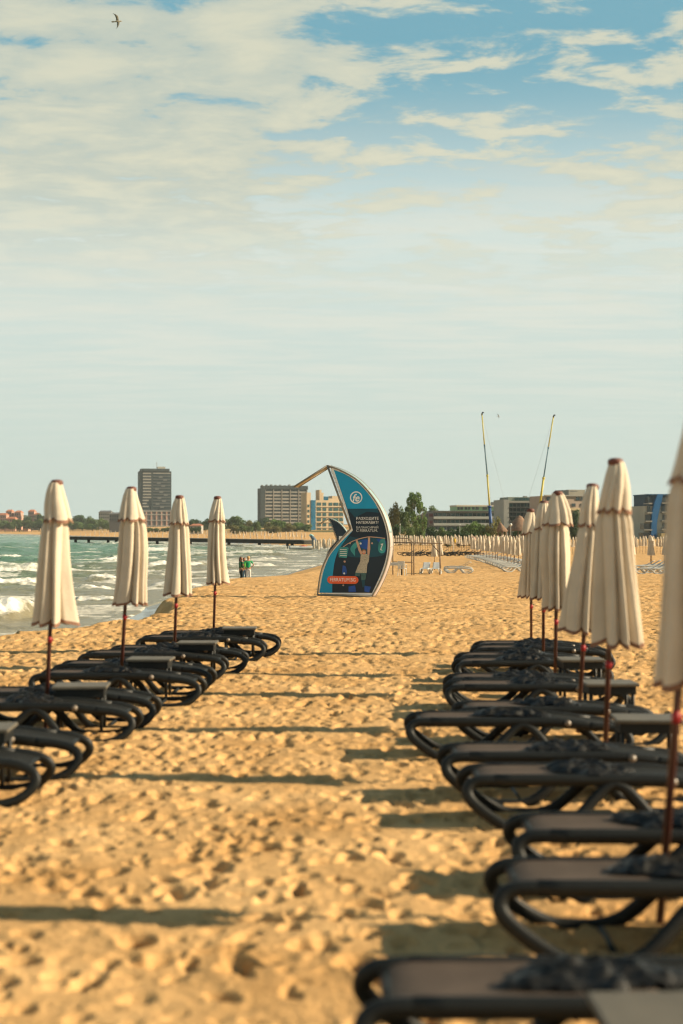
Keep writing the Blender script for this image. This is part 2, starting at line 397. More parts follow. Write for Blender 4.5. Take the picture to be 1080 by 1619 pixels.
def bundle_mesh(seed):
    """crumpled heap of film: ridged folds over an uneven outline, closed underneath"""
    nx, ny = 58, 40; u = np.linspace(-1, 1, nx+1); v = np.linspace(-1, 1, ny+1); U, V = np.meshgrid(u, v, indexing='ij')
    ang = np.arctan2(V, U); rad = .80+.16*np.sin(2*ang+seed)+.10*np.sin(5*ang+seed*2.3)+.05*np.sin(9*ang+seed)
    q = np.sqrt(U*U+V*V)/rad; fall = np.clip(1-q**2.4, 0, 1)**.6
    sx = U*2.6+seed*7.3; sy = V*1.7+seed*3.1
    w1 = (fbm(sx*1.1, sy*1.1, seed, 2)-.5)*2.2
    rid = 1-np.abs(2*fbm(sx*1.0+w1, sy*1.9-w1, seed+5, 2)-1)*2.2; rid2 = 1-np.abs(2*fbm(sx*2.0-w1, sy*3.4+w1, seed+9, 2)-1)*2
    h = fall*(.016+.042*np.clip(rid, 0, 1)**1.3+.010*np.clip(rid2, 0, 1)+.022*fbm(sx*.8, sy*.8, seed+2, 2))
    X = .90+U*.36; Y = V*.235; Z = .374+h
    co = np.stack([X, Y, Z], -1).reshape(-1, 3); keep = (q < 1.02).reshape(-1); mb = MB(); fs = []
    for i in range(nx):
        for j in range(ny):
            k = i*(ny+1)+j; f = (k, k+ny+1, k+ny+2, k+1)
            if all(keep[t] for t in f): fs.append(f)
    used = sorted({t for f in fs for t in f}); mp = {t: n for n, t in enumerate(used)}
    mb.add([co[t] for t in used], [tuple(mp[t] for t in f) for f in fs]); return mb
def make_table():
    root = empty('side_table', (0,0,0))
    t = MB(); t.box(0,.52,-.21,.21,.425,.455); bm_top = t.build('table_top', M_TABLE, root)
    bv = bm_top.modifiers.new('bevel', 'BEVEL'); bv.width = .008; bv.segments = 2
    a = MB(); a.box(.03,.49,-.18,-.16,.345,.424); a.box(.03,.49,.16,.18,.345,.424); a.box(.03,.05,-.159,.159,.345,.424); a.box(.47,.49,-.159,.159,.345,.424)
    a.build('apron', M_FRAME, root)
    for x in (.055, .465):
        for y in (-.165+.02, .145):
            MB().tube([(x,y,.424),(x,y,-.04)], [.021,.017], 8).build('leg', M_FRAME, root, True)
    return root
lounger0 = make_lounger(); table0 = make_table()
bundles = []
def place(proto, used, x, y, z, rz=0.0, ry=0.0):
    o = proto if not used else copy_tree(proto)
    o.location = (x, y, z); o.rotation_euler = (0, ry, rz); return o
nl = [0, 0]
BM = [bundle_mesh(s).build('crumpled_cover', M_BUND, None, True) for s in (1, 2, 3, 4)]
nb = [0]
def add_lounger(X, Y, rz, lab, blab):
    z = ground(X+.9, Y)-.035
    o = place(lounger0, nl[0], X, Y, z, rz, 0); nl[0] += 1
    tag(o, lab, 'sun lounger', 'dark sun loungers in rows along the sand path')
    i = nb[0]; b = BM[i] if i < 4 else BM[i % 4].copy()
    if i >= 4: col.objects.link(b)
    nb[0] += 1
    b.location = (X+rnd.uniform(-.06,.08), Y+rnd.uniform(-.02,.02), z); b.rotation_euler = (0,0,rz)
    tag(b, blab, 'plastic cover', 'crumpled black covers on the dark loungers')
ORD = ['first','second','third','fourth','fifth','sixth','seventh','eighth','ninth','tenth','eleventh','twelfth','thirteenth']
RIGHT = [(5.10,578),(6.72,796),(7.82,824),(9.5,742),(10.45,707),(12.3,650),(13.05,727),(14.9,711),(15.6,711),(17.5,725),(18.3,728),(19.45,752),(20.15,756)]
RL = ['dark lounger at the bottom edge of the photo, beside a grey table top',
 'dark lounger with a whole boat-shaped foot loop, second nearest of the right row',
 'dark lounger right behind the nearest umbrella pole, third in the right row',
 'fourth dark lounger of the right row, its foot loop overlapping the next',
 'fifth dark lounger of the right row, just before the second nearest umbrella pole',
 'dark lounger whose foot end juts farthest out into the sand path',
 'dark lounger tucked directly behind the one jutting into the sand path',
 'eighth dark lounger of the right row, nearer of the pair before the fourth pole',
 'ninth dark lounger of the right row, farther of the pair before the fourth pole',
 'tenth dark lounger of the right row, with sand showing under its foot loop',
 'third dark lounger from the far end of the right row',
 'last but one dark lounger of the right row toward the sail sign',
 'farthest dark lounger of the right row, at the last umbrella there']
for i, (Y, px) in enumerate(RIGHT):
    add_lounger(wx(px, Y-.3)-.03, Y, R(rnd.uniform(-1.5, 1.5)), RL[i], 'crumpled black cover on the %s nearest lounger of the right row' % ORD[i])
LEFT = [(10.4,58),(11.35,124),(13.3,210),(14.2,242),(16.05,317),(17.15,334),(18.6,355),(19.4,388),(21.3,418),(22.2,441)]
LL = ['dark lounger cut off by the left edge, nearest of the left row',
 'second dark lounger of the left row, right behind the one cut off',
 'dark lounger in front of the table at the leftmost umbrella',
 'dark lounger just behind the table at the leftmost umbrella',
 'dark lounger in front of the second left umbrella, with a tall arch',
 'dark lounger just behind the table of the second left umbrella',
 'dark lounger in front of the third left umbrella pole',
 'dark lounger just behind the third left umbrella pole',
 'dark lounger in front of the pole of the smallest left umbrella',
 'farthest dark lounger of the left row, nearest the sail sign']
for i, (Y, px) in enumerate(LEFT):
    add_lounger(wx(px, Y-.3)-1.90, Y, R(rnd.uniform(-1.5, 1.5)), LL[i], 'crumpled black cover on the %s nearest lounger of the left row' % ORD[i])
TABLES = [(.80, 4.42, 'grey table top at the bottom right corner, cut off by the photo edge'),
 (wx(970,11.4), 11.4, 'grey side table by the second nearest umbrella pole of the right row'),
 (wx(921,14.0), 14.0, 'grey side table standing clear beside the third umbrella pole of the right row'),
 (wx(882,16.55), 16.55, 'grey side table by the fourth umbrella pole of the right row'),
 (wx(86,13.75), 13.75, 'grey side table at the foot of the leftmost umbrella'),
 (wx(-88,10.85), 10.85, 'grey side table half outside the left edge of the photo'),
 (wx(203,16.6), 16.6, 'grey side table beside the second umbrella pole of the left row'),
 (wx(282,19.0), 19.0, 'grey side table beside the third umbrella pole of the left row'),
 (wx(352,21.75), 21.75, 'grey side table at the left umbrella nearest the blue sail sign')]
for i, (X, Y, lab) in enumerate(TABLES):
    o = place(table0, i, X, Y, ground(X+.25, Y)-.01, R(rnd.uniform(-4, 4))); tag(o, lab, 'side table', 'grey side tables between the loungers')

# ------------------------------------------------------------------ closed umbrellas
def tier(seed, prof, n, amp0, amp1, nt=22, nth=84, scallop=0.0, twist=.35, out=0.0, tsel=None):
    """pleated cloth tier: prof maps t in 0..1 to (radius, z)"""
    rg = random.Random(seed); a1, a2, a3 = rg.uniform(0, 6), rg.uniform(0, 6), rg.uniform(0, 6); tw = rg.uniform(-twist, twist)
    mb = MB(); vs = []; ts = tsel or [i/nt for i in range(nt+1)]
    for t in ts:
        r0, z = prof(t); A = amp0+(amp1-amp0)*t
        for k in range(nth):
            th = 2*math.pi*k/nth
            w = th+.22*math.sin(2*th+a1)+.14*math.sin(3*th+a2)
            lobe = abs(math.sin(n*.5*(w+tw*t)+a3))**.75
            fine = .25*math.sin(2.0*n*w+a1+2.2*t)*t
            r = r0*(1+A*(lobe-.62)+A*.22*fine)+out
            zz = z + scallop*t**4*(1-lobe)*1.0
            r *= 1+.07*math.sin(th*2+a3+2.5*t)+.05*math.sin(th+a1-3*t)
            vs.append((r*math.cos(th)+.012*math.sin(4*t+a2), r*math.sin(th)+.012*math.sin(3*t+a1), zz))
    fs = []; m = len(ts)
    for i in range(m-1):
        for k in range(nth):
            l = (k+1) % nth; fs.append((i*nth+k, (i+1)*nth+k, (i+1)*nth+l, i*nth+l))
    mb.add(vs, fs); return mb
def lerp(a, x):
    for (x0, y0), (x1, y1) in zip(a, a[1:]):
        if x <= x1: return y0+(y1-y0)*(x-x0)/(x1-x0)
    return a[-1][1]
def canopy_tiers(seed, H, wh=1.0, wm=1.0, n=8):
    up = [(0,.052),(.2,.076),(.55,.104),(.85,.120),(1,.130)]
    lo = [(0,.085*wm),(.1,.112*wm),(.35,.122*wm),(.7,.138*wh),(1,.156*wh)]
    zt = H*.285
    pu = lambda t: (lerp(up, t)*wm, H-zt*t)
    pl = lambda t: (lerp(lo, t), H-zt*.86-(H-zt*.86)*t)
    return [(pu, seed, n, .16, .42, .05), (pl, seed+50, n, .50, .90, .06)]
def make_umbrella(i, Y, top, hem, base, lab, wh=1.0, wm=1.0):
    T = at(*top, Y); Hm = at(*hem, Y); B = at(*base, Y)
    d = (T-B); g = ground(B.x, Y); k = (g-.15-B.z)/d.z; foot = B+d*k
    root = empty('beach_umbrella', (foot.x, Y, g)); tag(root, lab, 'umbrella', 'closed cream umbrellas along the two lounger rows')
    rl = Vector(root.location)
    MB().tube([foot-rl, T-rl-Vector((0,0,.05))], .021, 12).build('pole', M_POLE, root, True)
    H = (T-Hm).length; ax = (T-Hm).normalized()
    rot = ax.to_track_quat('Z', 'Y')
    def put(o):
        o.location = Hm-rl; o.rotation_mode = 'QUATERNION'; o.rotation_quaternion = rot
    (pu, s1, n1, a0, a1, sc), (pl, s2, n2, b0, b1, sc2) = canopy_tiers(i*7+1, H, wh, wm, rnd.choice([7, 8, 8, 9]))
    lo = tier(s2, pl, n2, b0, b1, 26, 112, sc2).build('canopy', M_CANVAS, root, True); put(lo)
    tier(s2, pl, n2, b0, b1, 26, 112, sc2, out=.0035, tsel=[.968,.98,.99,1.0]).build('hem_trim', M_TRIM, lo, True)
    u = tier(s1, pu, n1, a0, a1, 14, 112, sc).build('top_flap', M_CANVAS, root, True); put(u)
    tier(s1, pu, n1, a0, a1, 14, 112, sc, out=.003, tsel=[.925,.95,.975,1.0]).build('flap_trim', M_TRIM, u, True)
    c = MB().lathe([(.0,.028),(.03,.028),(.052,.02),(.06,.004),(.058,-.022),(.05,-.03)][::-1], 18, (0,0,H)).build('finial_cap', M_CAP, root, True); put(c)
    p = Hm-rl-Vector((0,0,.13)); px_ = lerp([(0,0),(1,0)], 0)
    tt = (p.z-(foot-rl).z)/((T-rl).z-(foot-rl).z); q = (foot-rl)+(T-foot)*tt
    cl = MB(); cl.tube([q+Vector((.002,0,-.03)), q+Vector((.002,0,.03))], .0235, 10); cl.tube([q+Vector((.018,0,0)), q+Vector((.034,0,0))], [.009,.014], 8)  # short red ring with a stub on the pole, just below the hem
    cl.build('pole_ring', M_RED, root, True)
UMB = [(13.7,(90,763),(87,990),(75,1085),'closed cream umbrella leaning slightly at the far left, largest of the left row',1.03,1.05),
 (16.6,(208,773),(207,958),(193,1045),'closed cream umbrella standing in front of the dark tower block',1.0,1.1),
 (19.8,(284,786),(281,943),(276,1020),'closed cream umbrella just right of the dark tower block',1.05,.98),
 (22.5,(344,787),(343,925),(338,995),'closed cream umbrella beside the three people in green, smallest of the left row',1.0,1.0),
 (7.05,(1107,640),(1091,1092),(1053,1335),'big blurred umbrella cut off by the right edge of the photo',.92,.95),
 (11.0,(973,730),(974,1024),(957,1190),'closed cream umbrella in the right row with the tallest whole canopy',1.0,.98),
 (13.65,(937,769),(920,1003),(916,1120),'closed cream umbrella leaning half behind the tallest canopy of the right row',1.05,.95),
 (16.65,(882,780),(881,966),(878,1058),'closed cream umbrella with a wide flared top flap, fourth in the right row',.95,1.2),
 (18.88,(860,795),(857,949),(859,1022),'closed cream umbrella mostly hidden behind the fourth of the right row',.95,1.0),
 (22.2,(839,807),(840,946),(840,1005),'farthest and smallest closed cream umbrella of the right row',.95,.95)]
for i, (Y, t, h, b, lab, wh, wm) in enumerate(UMB): make_umbrella(i, Y, t, h, b, lab, wh, wm)

# ------------------------------------------------------------------ sail-shaped advertising sign
M_ALU = mat('aluminium_tube', (.26,.235,.19), .45, .15, 8, metal=.3)
M_TEAL = mat('print_teal', (.002,.33,.58), .5, .10, .8)
M_NAVY = mat('print_navy', (.006,.022,.042), .5, .3, .8)
M_NAVY2 = mat('print_deep_teal', (.004,.07,.11), .5, .3, .8)
M_BLUE = mat('print_blue', (.01,.08,.38), .5, .3, 2)
M_GLOW = mat('print_teal_glow', (.04,.30,.30), .5, .4, 2)
M_WHITE = mat('print_white', (.90,.90,.85), .5, .02)
M_GREYP = mat('print_grey', (.72,.74,.70), .5, .03)
M_ORANGE = mat('print_orange', (.85,.13,.04), .5, .05)
M_SKIN_P = mat('print_skin', (.62,.38,.26), .5, .1)
M_DRESS = mat('print_dress', (.46,.42,.32), .5, .35, 30)
M_TROU = mat('print_trousers', (.05,.13,.13), .5, .3, 10)
M_HAIRP = mat('print_hair', (.32,.14,.06), .5, .2)
M_SKIRT = mat('pale_side_skin', (.24,.37,.39), .6, .2, 1.2)
M_PLANK = mat('tan_arm_skin', (.55,.50,.42), .6, .15, 4)
M_LACE = mat('white_lacing', (.7,.68,.6), .6, .05)
def text_part(body, parent, m, x0, x1, zc, hh, y, name='lettering', bold=.012, italic=0):
    cu = bpy.data.curves.new('lettering', 'FONT'); cu.body = body; cu.size = 1; cu.offset = bold; cu.extrude = .004; cu.shear = italic; cu.resolution_u = 3
    o = bpy.data.objects.new('lettering_curve', cu); col.objects.link(o)
    bpy.context.view_layer.update()
    me = bpy.data.meshes.new_from_object(o.evaluated_get(bpy.context.evaluated_depsgraph_get()))
    bpy.data.objects.remove(o)
    co = np.empty(len(me.vertices)*3); me.vertices.foreach_get('co', co); co = co.reshape(-1, 3)
    a, b = co.min(0), co.max(0)
    n = np.empty_like(co)
    n[:,0] = x0+(co[:,0]-a[0])/(b[0]-a[0])*(x1-x0)
    n[:,2] = zc+((co[:,1]-a[1])/(b[1]-a[1])-.5)*hh
    n[:,1] = y-co[:,2]*.5
    me.vertices.foreach_set('co', n.ravel()); me.materials.clear(); me.materials.append(m); me.update()
    return link(name, me, parent)
YAW = R(-17); SY = 44.0; CY = math.cos(YAW)
def SP(zx, zy):       # enlarged-crop coordinates to the sign's own metres
    px = 450+zx/5.4; py = 720+zy/5.4
    return ((px-552)/51.1/CY, (943-py)/51.1)
ARC = [(365,85),(470,122),(600,195),(700,290),(790,410),(850,530),(885,660),(893,780),(875,900),(840,1010),(795,1110),(745,1200)]
LOW = [(562,625),(480,715),(400,810),(350,890),(312,990),(292,1090),(280,1195)]
PARC = [(410,125),(500,160),(600,225),(690,315),(770,430),(825,545),(857,665),(865,780),(848,895),(812,1005),(768,1105),(735,1175)]
PLOW = [(590,640),(500,730),(420,820),(375,895),(338,995),(318,1095),(305,1175)]
def sign_smooth(pts): return [(p.x, p.y) for p in cr([(a, b, 0) for a, b in pts], 5)]
def make_sign(loc, lab, full=True, sc=1.0):
    root = empty('sail_sign', loc, YAW); tag(root, lab, 'advertising sign'); root.scale = (sc, sc, sc)
    D = .38; arc = [SP(*p) for p in sign_smooth(ARC)]; low = [SP(*p) for p in sign_smooth(LOW)]
    mast = [SP(365,85), SP(462,350), SP(562,625)]; bot = [SP(280,1195), SP(745,1200)]; arm = [SP(365,85), SP(78,262)]
    for nm, off in (('front_frame', 0), ('rear_frame', D)):
        mb = MB()
        for pth, r in ((arc, .026), (low, .024), (mast, .034), (bot, .03), (arm, .03)):
            mb.tube([(x, off, z) for x, z in pth], r, 8, up=(0,1,0))
        mb.build(nm, M_ALU, root, True)
    br = MB()
    for p in (SP(365,85), SP(562,625), SP(280,1195), SP(745,1200), SP(78,262), SP(893,780), SP(700,290)): br.tube([(p[0], 0, p[1]), (p[0], D, p[1])], .022, 6)
    br.build('cross_brace', M_ALU, root, True)
    def skin(path, nm, m, inset=.03):
        vs = []; fs = []
        for x, z in path: vs += [(x, inset, z), (x, D-inset, z)]
        for i in range(len(path)-1): fs.append((2*i, 2*i+1, 2*i+3, 2*i+2))
        mb = MB(); mb.add(vs, fs); o = mb.build(nm, m, root, True); s = o.modifiers.new('thickness', 'SOLIDIFY'); s.thickness = .012
    skin(arc[:31], 'side_skin', M_SKIRT); skin(arc[30:], 'side_skin', mat('pinkish_side_skin', (.44,.37,.34), .6, .15, 1.2)); skin(arm, 'arm_skin', M_PLANK)
    parc = sign_smooth([(x+9, y-3) for x, y in PARC]); plow = sign_smooth([(x-9, y) for x, y in PLOW])
    outline = [SP(*p) for p in parc] + [SP(*p) for p in plow[::-1]] + [SP(531,455)]
    edge_o = [(x-.035, z-.01) for x, z in arc[3:-1]] + [(x+.03, z+.01) for x, z in low[::-1][1:-2]]
    panel = MB().prism([SP(388,112)]+edge_o+[SP(565,600)], .0235, .05).build('banner', M_WHITE if full else M_NAVY, root, fix=True)
    MB().prism(outline, .0205, .0233).build('print_ground', M_NAVY, panel, fix=True)
    lay = [0]
    def flat(pts, m, nm='print', ly=1):
        y = .02-.003*ly
        MB().prism([SP(*p) for p in pts], y, y+.002).build(nm, m, panel, fix=True)
    upper = [p for p in parc if p[1] < 455]+[(791,455),(535,455)]
    flat(upper, M_TEAL, 'teal_field') if full else None
    # laces round the edge
    lc = MB()
    for src, dst in ((arc, [SP(*p) for p in parc]), (low, [SP(*p) for p in plow])):
        for k in range(2, min(len(src), len(dst))-1, 2):
            a, b = src[k], dst[k]; lc.tube([(a[0], -.01, a[1]), (b[0], .012, b[1])], .007, 5)
    for k in range(1, 12):
        t = k/12; a = SP(365+197*t, 85+540*t); b = SP(410+150*t, 130+420*t); lc.tube([(a[0], -.01, a[1]), (b[0]+.01, .012, b[1])], .007, 5)
    lc.build('lacing', M_LACE, root)
    if not full:
        flat([(610,520),(800,520),(800,640),(610,640)], M_WHITE, 'white_notice')
        return root
    mid = [(537,458),(790,458),(800,490),(700,480),(600,530)]
    flat(mid, M_NAVY2, 'print_shade')
    sweep = sign_smooth([(575,650),(520,720),(465,800),(430,890),(412,1000),(406,1090),(405,1175)])
    flat([SPp for SPp in plow[1:]]+sweep[::-1], M_TEAL, 'teal_stripe')
    flat(sign_smooth([(560,690),(640,705),(800,690),(850,720),(858,820),(800,860),(600,870),(500,850),(455,850),(490,760)]), M_NAVY2, 'stage_print')
    flat(sign_smooth([(600,860),(560,800),(600,745),(660,735),(600,800)]), M_GLOW, 'glow_print', 2)
    flat(sign_smooth([(640,725),(705,720),(715,790),(680,800),(645,780)]), M_BLUE, 'glow_print', 2)
    flat(sign_smooth([(780,715),(850,718),(862,780),(850,830),(835,780)]), M_BLUE, 'glow_print', 2)
    flat([(545,1120),(600,1110),(610,1165),(545,1165)], M_BLUE, 'glow_print', 2); flat([(680,1110),(735,1120),(720,1168),(680,1160)], M_BLUE, 'glow_print', 2)
    flat(sign_smooth([(495,940),(520,950),(530,1000),(518,1020),(490,1010)]), M_BLUE, 'glow_print', 2)
    def disc(cx, cy, r, m, nm, ly=3, n=16): flat([(cx+r*math.cos(2*math.pi*k/n), cy+r*math.sin(2*math.pi*k/n)) for k in range(n)], m, nm, ly)
    for cx, cy, r, m in ((648,752,9,M_GREYP),(745,750,8,M_SKIN_P),(512,907,9,M_SKIN_P),(508,1008,8,M_GREYP),(500,1110,7,M_SKIN_P),(558,752,6,M_SKIN_P)): disc(cx, cy, r, m, 'light_dot')
    # weights and bar held by the printed woman
    flat([(458,800),(470,782),(540,785),(545,795),(530,876),(462,870)], M_GLOW, 'printed_weight', 3)
    for k in range(4): flat([(472,800+k*17),(530,803+k*17),(529,809+k*17),(471,806+k*17)], M_GREYP, 'printed_lines', 4)
    flat(sign_smooth([(815,720),(850,712),(855,735),(862,780),(848,825),(815,832),(795,800),(800,750)]), M_GLOW, 'printed_weight', 3)
    flat([(815,755),(840,750),(822,800),(835,812),(812,806),(826,765)], M_GREYP, 'printed_lines', 4)
    bar = sign_smooth([(500,778),(550,745),(615,715),(690,696),(740,692),(855,704)])
    flat(bar+[(x, y+7) for x, y in bar[::-1]], M_SKIN_P, 'printed_bar', 4)
    w = [(606,725),(622,722),(655,815),(668,832),(650,846),(632,815)]
    flat(w, M_SKIN_P, 'printed_arm', 5); flat([(712,700),(728,700),(730,800),(722,850),(706,846),(706,800)], M_SKIN_P, 'printed_arm', 5)
    disc(677,822,20,M_HAIRP,'printed_hair',5); disc(678,826,15,M_SKIN_P,'printed_face',6)
    flat([(668,836),(688,836),(683,843),(672,843)], M_ORANGE, 'printed_mouth', 7)
    flat([(650,845),(668,838),(690,838),(722,850),(718,905),(705,930),(698,1005),(648,1005),(604,1000),(625,945),(645,905)], M_DRESS, 'printed_top', 5)
    flat([(604,1000),(648,1003),(640,1030),(600,1028)], M_TROU, 'printed_skirt', 6); flat([(652,1003),(698,1003),(688,1060),(655,1064)], M_TROU, 'printed_skirt', 6)
    flat([(656,1064),(686,1060),(682,1120),(665,1125)], M_NAVY2, 'printed_leg', 5)
    ring_o = [(610+53*math.cos(t*2*math.pi/32), 360+53*math.sin(t*2*math.pi/32)) for t in range(33)]; ring_i = [(610+43*math.cos(t*2*math.pi/32), 360+43*math.sin(t*2*math.pi/32)) for t in range(33)]
    rb = MB()
    for k in range(32): rb.prism([SP(*ring_o[k]), SP(*ring_o[k+1]), SP(*ring_i[k+1]), SP(*ring_i[k])], .011, .014)
    rb.build('logo_ring', M_WHITE, panel, fix=True)
    def txt(s, x0, x1, y, h, m, bold=.012, ly=.012, italic=0):
        a = SP(x0, y); b = SP(x1, y); text_part(s, panel, m, a[0], b[0], a[1], h/5.4/51.1, ly, 'lettering', bold, italic)
    txt('fe', 580, 640, 362, 66, M_WHITE, .02, .012, .25)
    txt('РАЗХОДИТЕ', 612, 800, 540, 29, M_WHITE, .006)
    txt('НАТЕЖАВАТ?', 612, 798, 572, 24, M_WHITE, .006)
    txt('БАЛАНСИРАЙ', 612, 797, 612, 24, M_GREYP, .0)
    txt('С FERRATUM.', 612, 793, 641, 24, M_GREYP, .0)
    pill = [(395+33*math.cos(t), 1064+33*math.sin(t)) for t in np.linspace(math.pi/2, math.pi*1.5, 10)] + [(597+33*math.cos(t), 1064+33*math.sin(t)) for t in np.linspace(-math.pi/2, math.pi/2, 10)]
    flat(pill, M_ORANGE, 'orange_pill', 4); txt('FERRATUM.BG', 388, 605, 1062, 30, M_WHITE, .0, .004)
    return root
sx = wx(552, SY)
make_sign((sx, SY, wz(943, SY)), 'big blue sail-shaped advertising sign with white lettering standing on the sand', True)
SY2 = 124.0
make_sign((wx(532, SY2), SY2, ground(wx(532, SY2), SY2)), 'small dark sail-shaped sign with a white notice, far behind the big blue one', False)
# ------------------------------------------------------------------ distant umbrellas and loungers
M_WPL = mat('white_plastic', (.50,.50,.46), .5, .1, 4)
M_GREYW = mat('pale_grey_sling', (.42,.42,.40), .6, .15, 4)
def far_umbrella_proto(seed):
    root = empty('beach_umbrella', (0,0,0))
    (pu, s1, n1, a0, a1, sc), (pl, s2, n2, b0, b1, sc2) = canopy_tiers(seed, 1.4, 1.15, 1.1)
    zo = Vector((0,0,1.0))
    o = tier(s2, pl, n2, b0, b1, 8, 40, sc2).build('canopy', M_CANVAS, root, True); o.location = zo
    o = tier(s1, pu, n1, a0, a1, 6, 40, sc).build('top_flap', M_CANVAS, root, True); o.location = zo
    MB().tube([(0,0,-.2),(0,0,2.35)], .022, 6).build('pole', M_POLE, root, True)
    o = MB().lathe([(.055,-.02),(.06,.0),(.03,.03)], 10, (0,0,1.4)).build('finial_cap', M_CAP, root, True); o.location = zo
    return root
FU = [far_umbrella_proto(s) for s in (101, 113, 127)]; fu_used = [0,0,0]
def far_umb(X, Y, lab, grp, dz=0):
    k = rnd.randrange(3); o = place(FU[k], fu_used[k], X, Y, ground(X, Y)+dz, rnd.uniform(0, 6)); fu_used[k] = 1
    o.rotation_euler[0] = R(rnd.uniform(-3, 3)); o.rotation_euler[1] = R(rnd.uniform(-3, 3)); s = rnd.uniform(.94, 1.05); o.scale = (s*rnd.uniform(.95,1.15), s, s)
    tag(o, lab, 'umbrella', grp); return o
far_umb(wx(687,100), 100, 'left one of two cream umbrellas inside the wooden frame', 'two umbrellas by the wooden frame')
far_umb(wx(697,106), 106, 'right one of two cream umbrellas inside the wooden frame', 'two umbrellas by the wooden frame')
GA = 'closed umbrellas in the row above the white loungers'
LA = 'closed cream umbrella in the slanting row above the white loungers'
for px, Y in [(746,165),(750,158),(755,152),(760,150),(764,144),(769,140),(774,136),(778,132),(783,128),(787,124),(786,140),(792,121),(797,118),(803,114),(800,130),(808,111),(814,108),(813,122),(820,106),(826,112)]:
    far_umb(wx(px, Y), Y, LA, GA)
for px in (1009,1020,1028,1039,1051,1063,1075): far_umb(wx(px, 104), 104+rnd.uniform(-3, 3), 'closed cream umbrella before the blue apartment block at the right', 'umbrellas before the blue block')
GW = 'closed umbrellas in the long far row across the beach'; LW = 'closed cream umbrella in the long dense row across the far beach'
px = 496.0
while px < 832:
    Y = 214+rnd.uniform(0, 34); far_umb(wx(px, Y), Y, LW, GW); px += rnd.uniform(2.9, 4.3)
px = 838.0
while px < 1080:
    Y = 190+rnd.uniform(0, 30); far_umb(wx(px, Y), Y, LW, GW); px += rnd.uniform(4, 7)
GB = 'closed umbrellas on the beach beyond the pier'; LB = 'tiny closed pale umbrella on the beach beyond the pier'
px = 150.0
while px < 486:
    Y = 760-(px-150)*1.15+rnd.uniform(-30, 40)
    X = wx(px, Y)
    if float(shore_sd(np.array([X]), np.array([Y]))[0]) > 6: far_umb(X, Y, LB, GB)
    px += rnd.uniform(4.5, 8)

RECL = .55
def small_lounger(name, mf, md):
    root = empty(name, (0,0,0)); f = MB()
    for s in (-1, 1):
        m = frame_mb(s); f.add(m.v, m.f)
    f.build('frame', mf, root, True)
    deck_mb(.09, 1.10, lambda x: .37, 8).build('seat_deck', md, root, True)
    deck_mb(1.12, 1.80, lambda x: .37+(x-1.12)*RECL, 6).build('backrest', md, root, True)
    return root
WL = small_lounger('white_lounger', M_WPL, M_GREYW); wl_used = [0]
def white_lounger(X, Y, rz, lab, grp=None):
    o = place(WL, wl_used[0], X, Y, ground(X, Y)-.02, rz); wl_used[0] = 1; tag(o, lab, 'sun lounger', grp)
a = white_lounger(wx(685,92), 90.5, R(82), 'pale grey lounger under the umbrella inside the wooden frame, seen end-on')
a = white_lounger(wx(668.5,92), 90.8, R(80), 'pale grey lounger at the left of the group by the wooden frame')
a = white_lounger(wx(698,96), 93.5, R(-12), 'white lounger lying lengthways just right of the wooden frame, nearer one')
a = white_lounger(wx(700,99), 97.5, R(-10), 'white lounger lying lengthways just right of the wooden frame, farther one')
GL = 'white loungers in the slanting row'; LLn = 'white lounger in the slanting row left of the right umbrellas'
for k in range(17):
    t = k/16; Y = 155*(1-t)+96*t; px = 735*(1-t)+793*t
    white_lounger(wx(px, Y), Y, R(rnd.uniform(-6, 6)), LLn, GL)
for k in range(14):
    t = k/13; Y = 158*(1-t)+106*t; px = 752*(1-t)+838*t
    white_lounger(wx(px, Y), Y, R(rnd.uniform(-6, 6)), LLn, GL)
for k in range(9): white_lounger(wx(1003+(k % 5)*13, 92+k), 92+k*1.4, R(rnd.uniform(-8, 8)), 'white lounger in the group under the blue apartment block', 'white loungers before the blue block')
DL = small_lounger('dark_lounger', M_FRAME, M_BACK); du = [0]
px = 628.0
while px < 748:
    Y = 178+rnd.uniform(-6, 14); X = wx(px, Y); o = place(DL, du[0], X, Y, ground(X, Y), R(rnd.uniform(-20, 20))); du[0] = 1
    tag(o, 'dark lounger in the far dark row under the long row of umbrellas', 'sun lounger', 'far dark loungers'); px += rnd.uniform(5, 8.5)

# ------------------------------------------------------------------ wooden frame, chair, table
M_WOOD = mat('grey_wood_pole', (.17,.12,.075), .8, .25, 6)
def wooden_frame():
    Y = 89; X0 = wx(653, Y); g = ground(X0, Y); root = empty('wooden_frame', (X0, Y, g))
    tag(root, 'open wooden pole frame standing on the sand right of the blue sign', 'wooden frame')
    k = Y/FPX; X1 = wx(695, Y)-X0; Xm = wx(622, Y)-X0; zt = wz(858, Y)-g
    for x, y in ((-.07,0),(.07,.25),(X1,-.4),(Xm,.8)): MB().tube([(x,y,-.3),(x,y,zt+.02)], .038, 8).build('post', M_WOOD, root, True)
    MB().tube([(Xm,.8,zt),(X1+.15,-.4,zt-.04)], .036, 8).build('beam', M_WOOD, root, True)
    MB().tube([(Xm,.8,zt+.3),(-.3,.1,zt+.25),(0,.1,zt+.02)], .025, 6).build('beam', M_WOOD, root, True)
    MB().tube([(X1,-.4,zt-.65),(X1-.55,-.32,zt-.04)], .028, 6).build('brace', M_WOOD, root, True)
    MB().tube([(Xm,.8,.78),(0,.1,.78)], .028, 6).build('rail', M_WOOD, root, True)
wooden_frame()
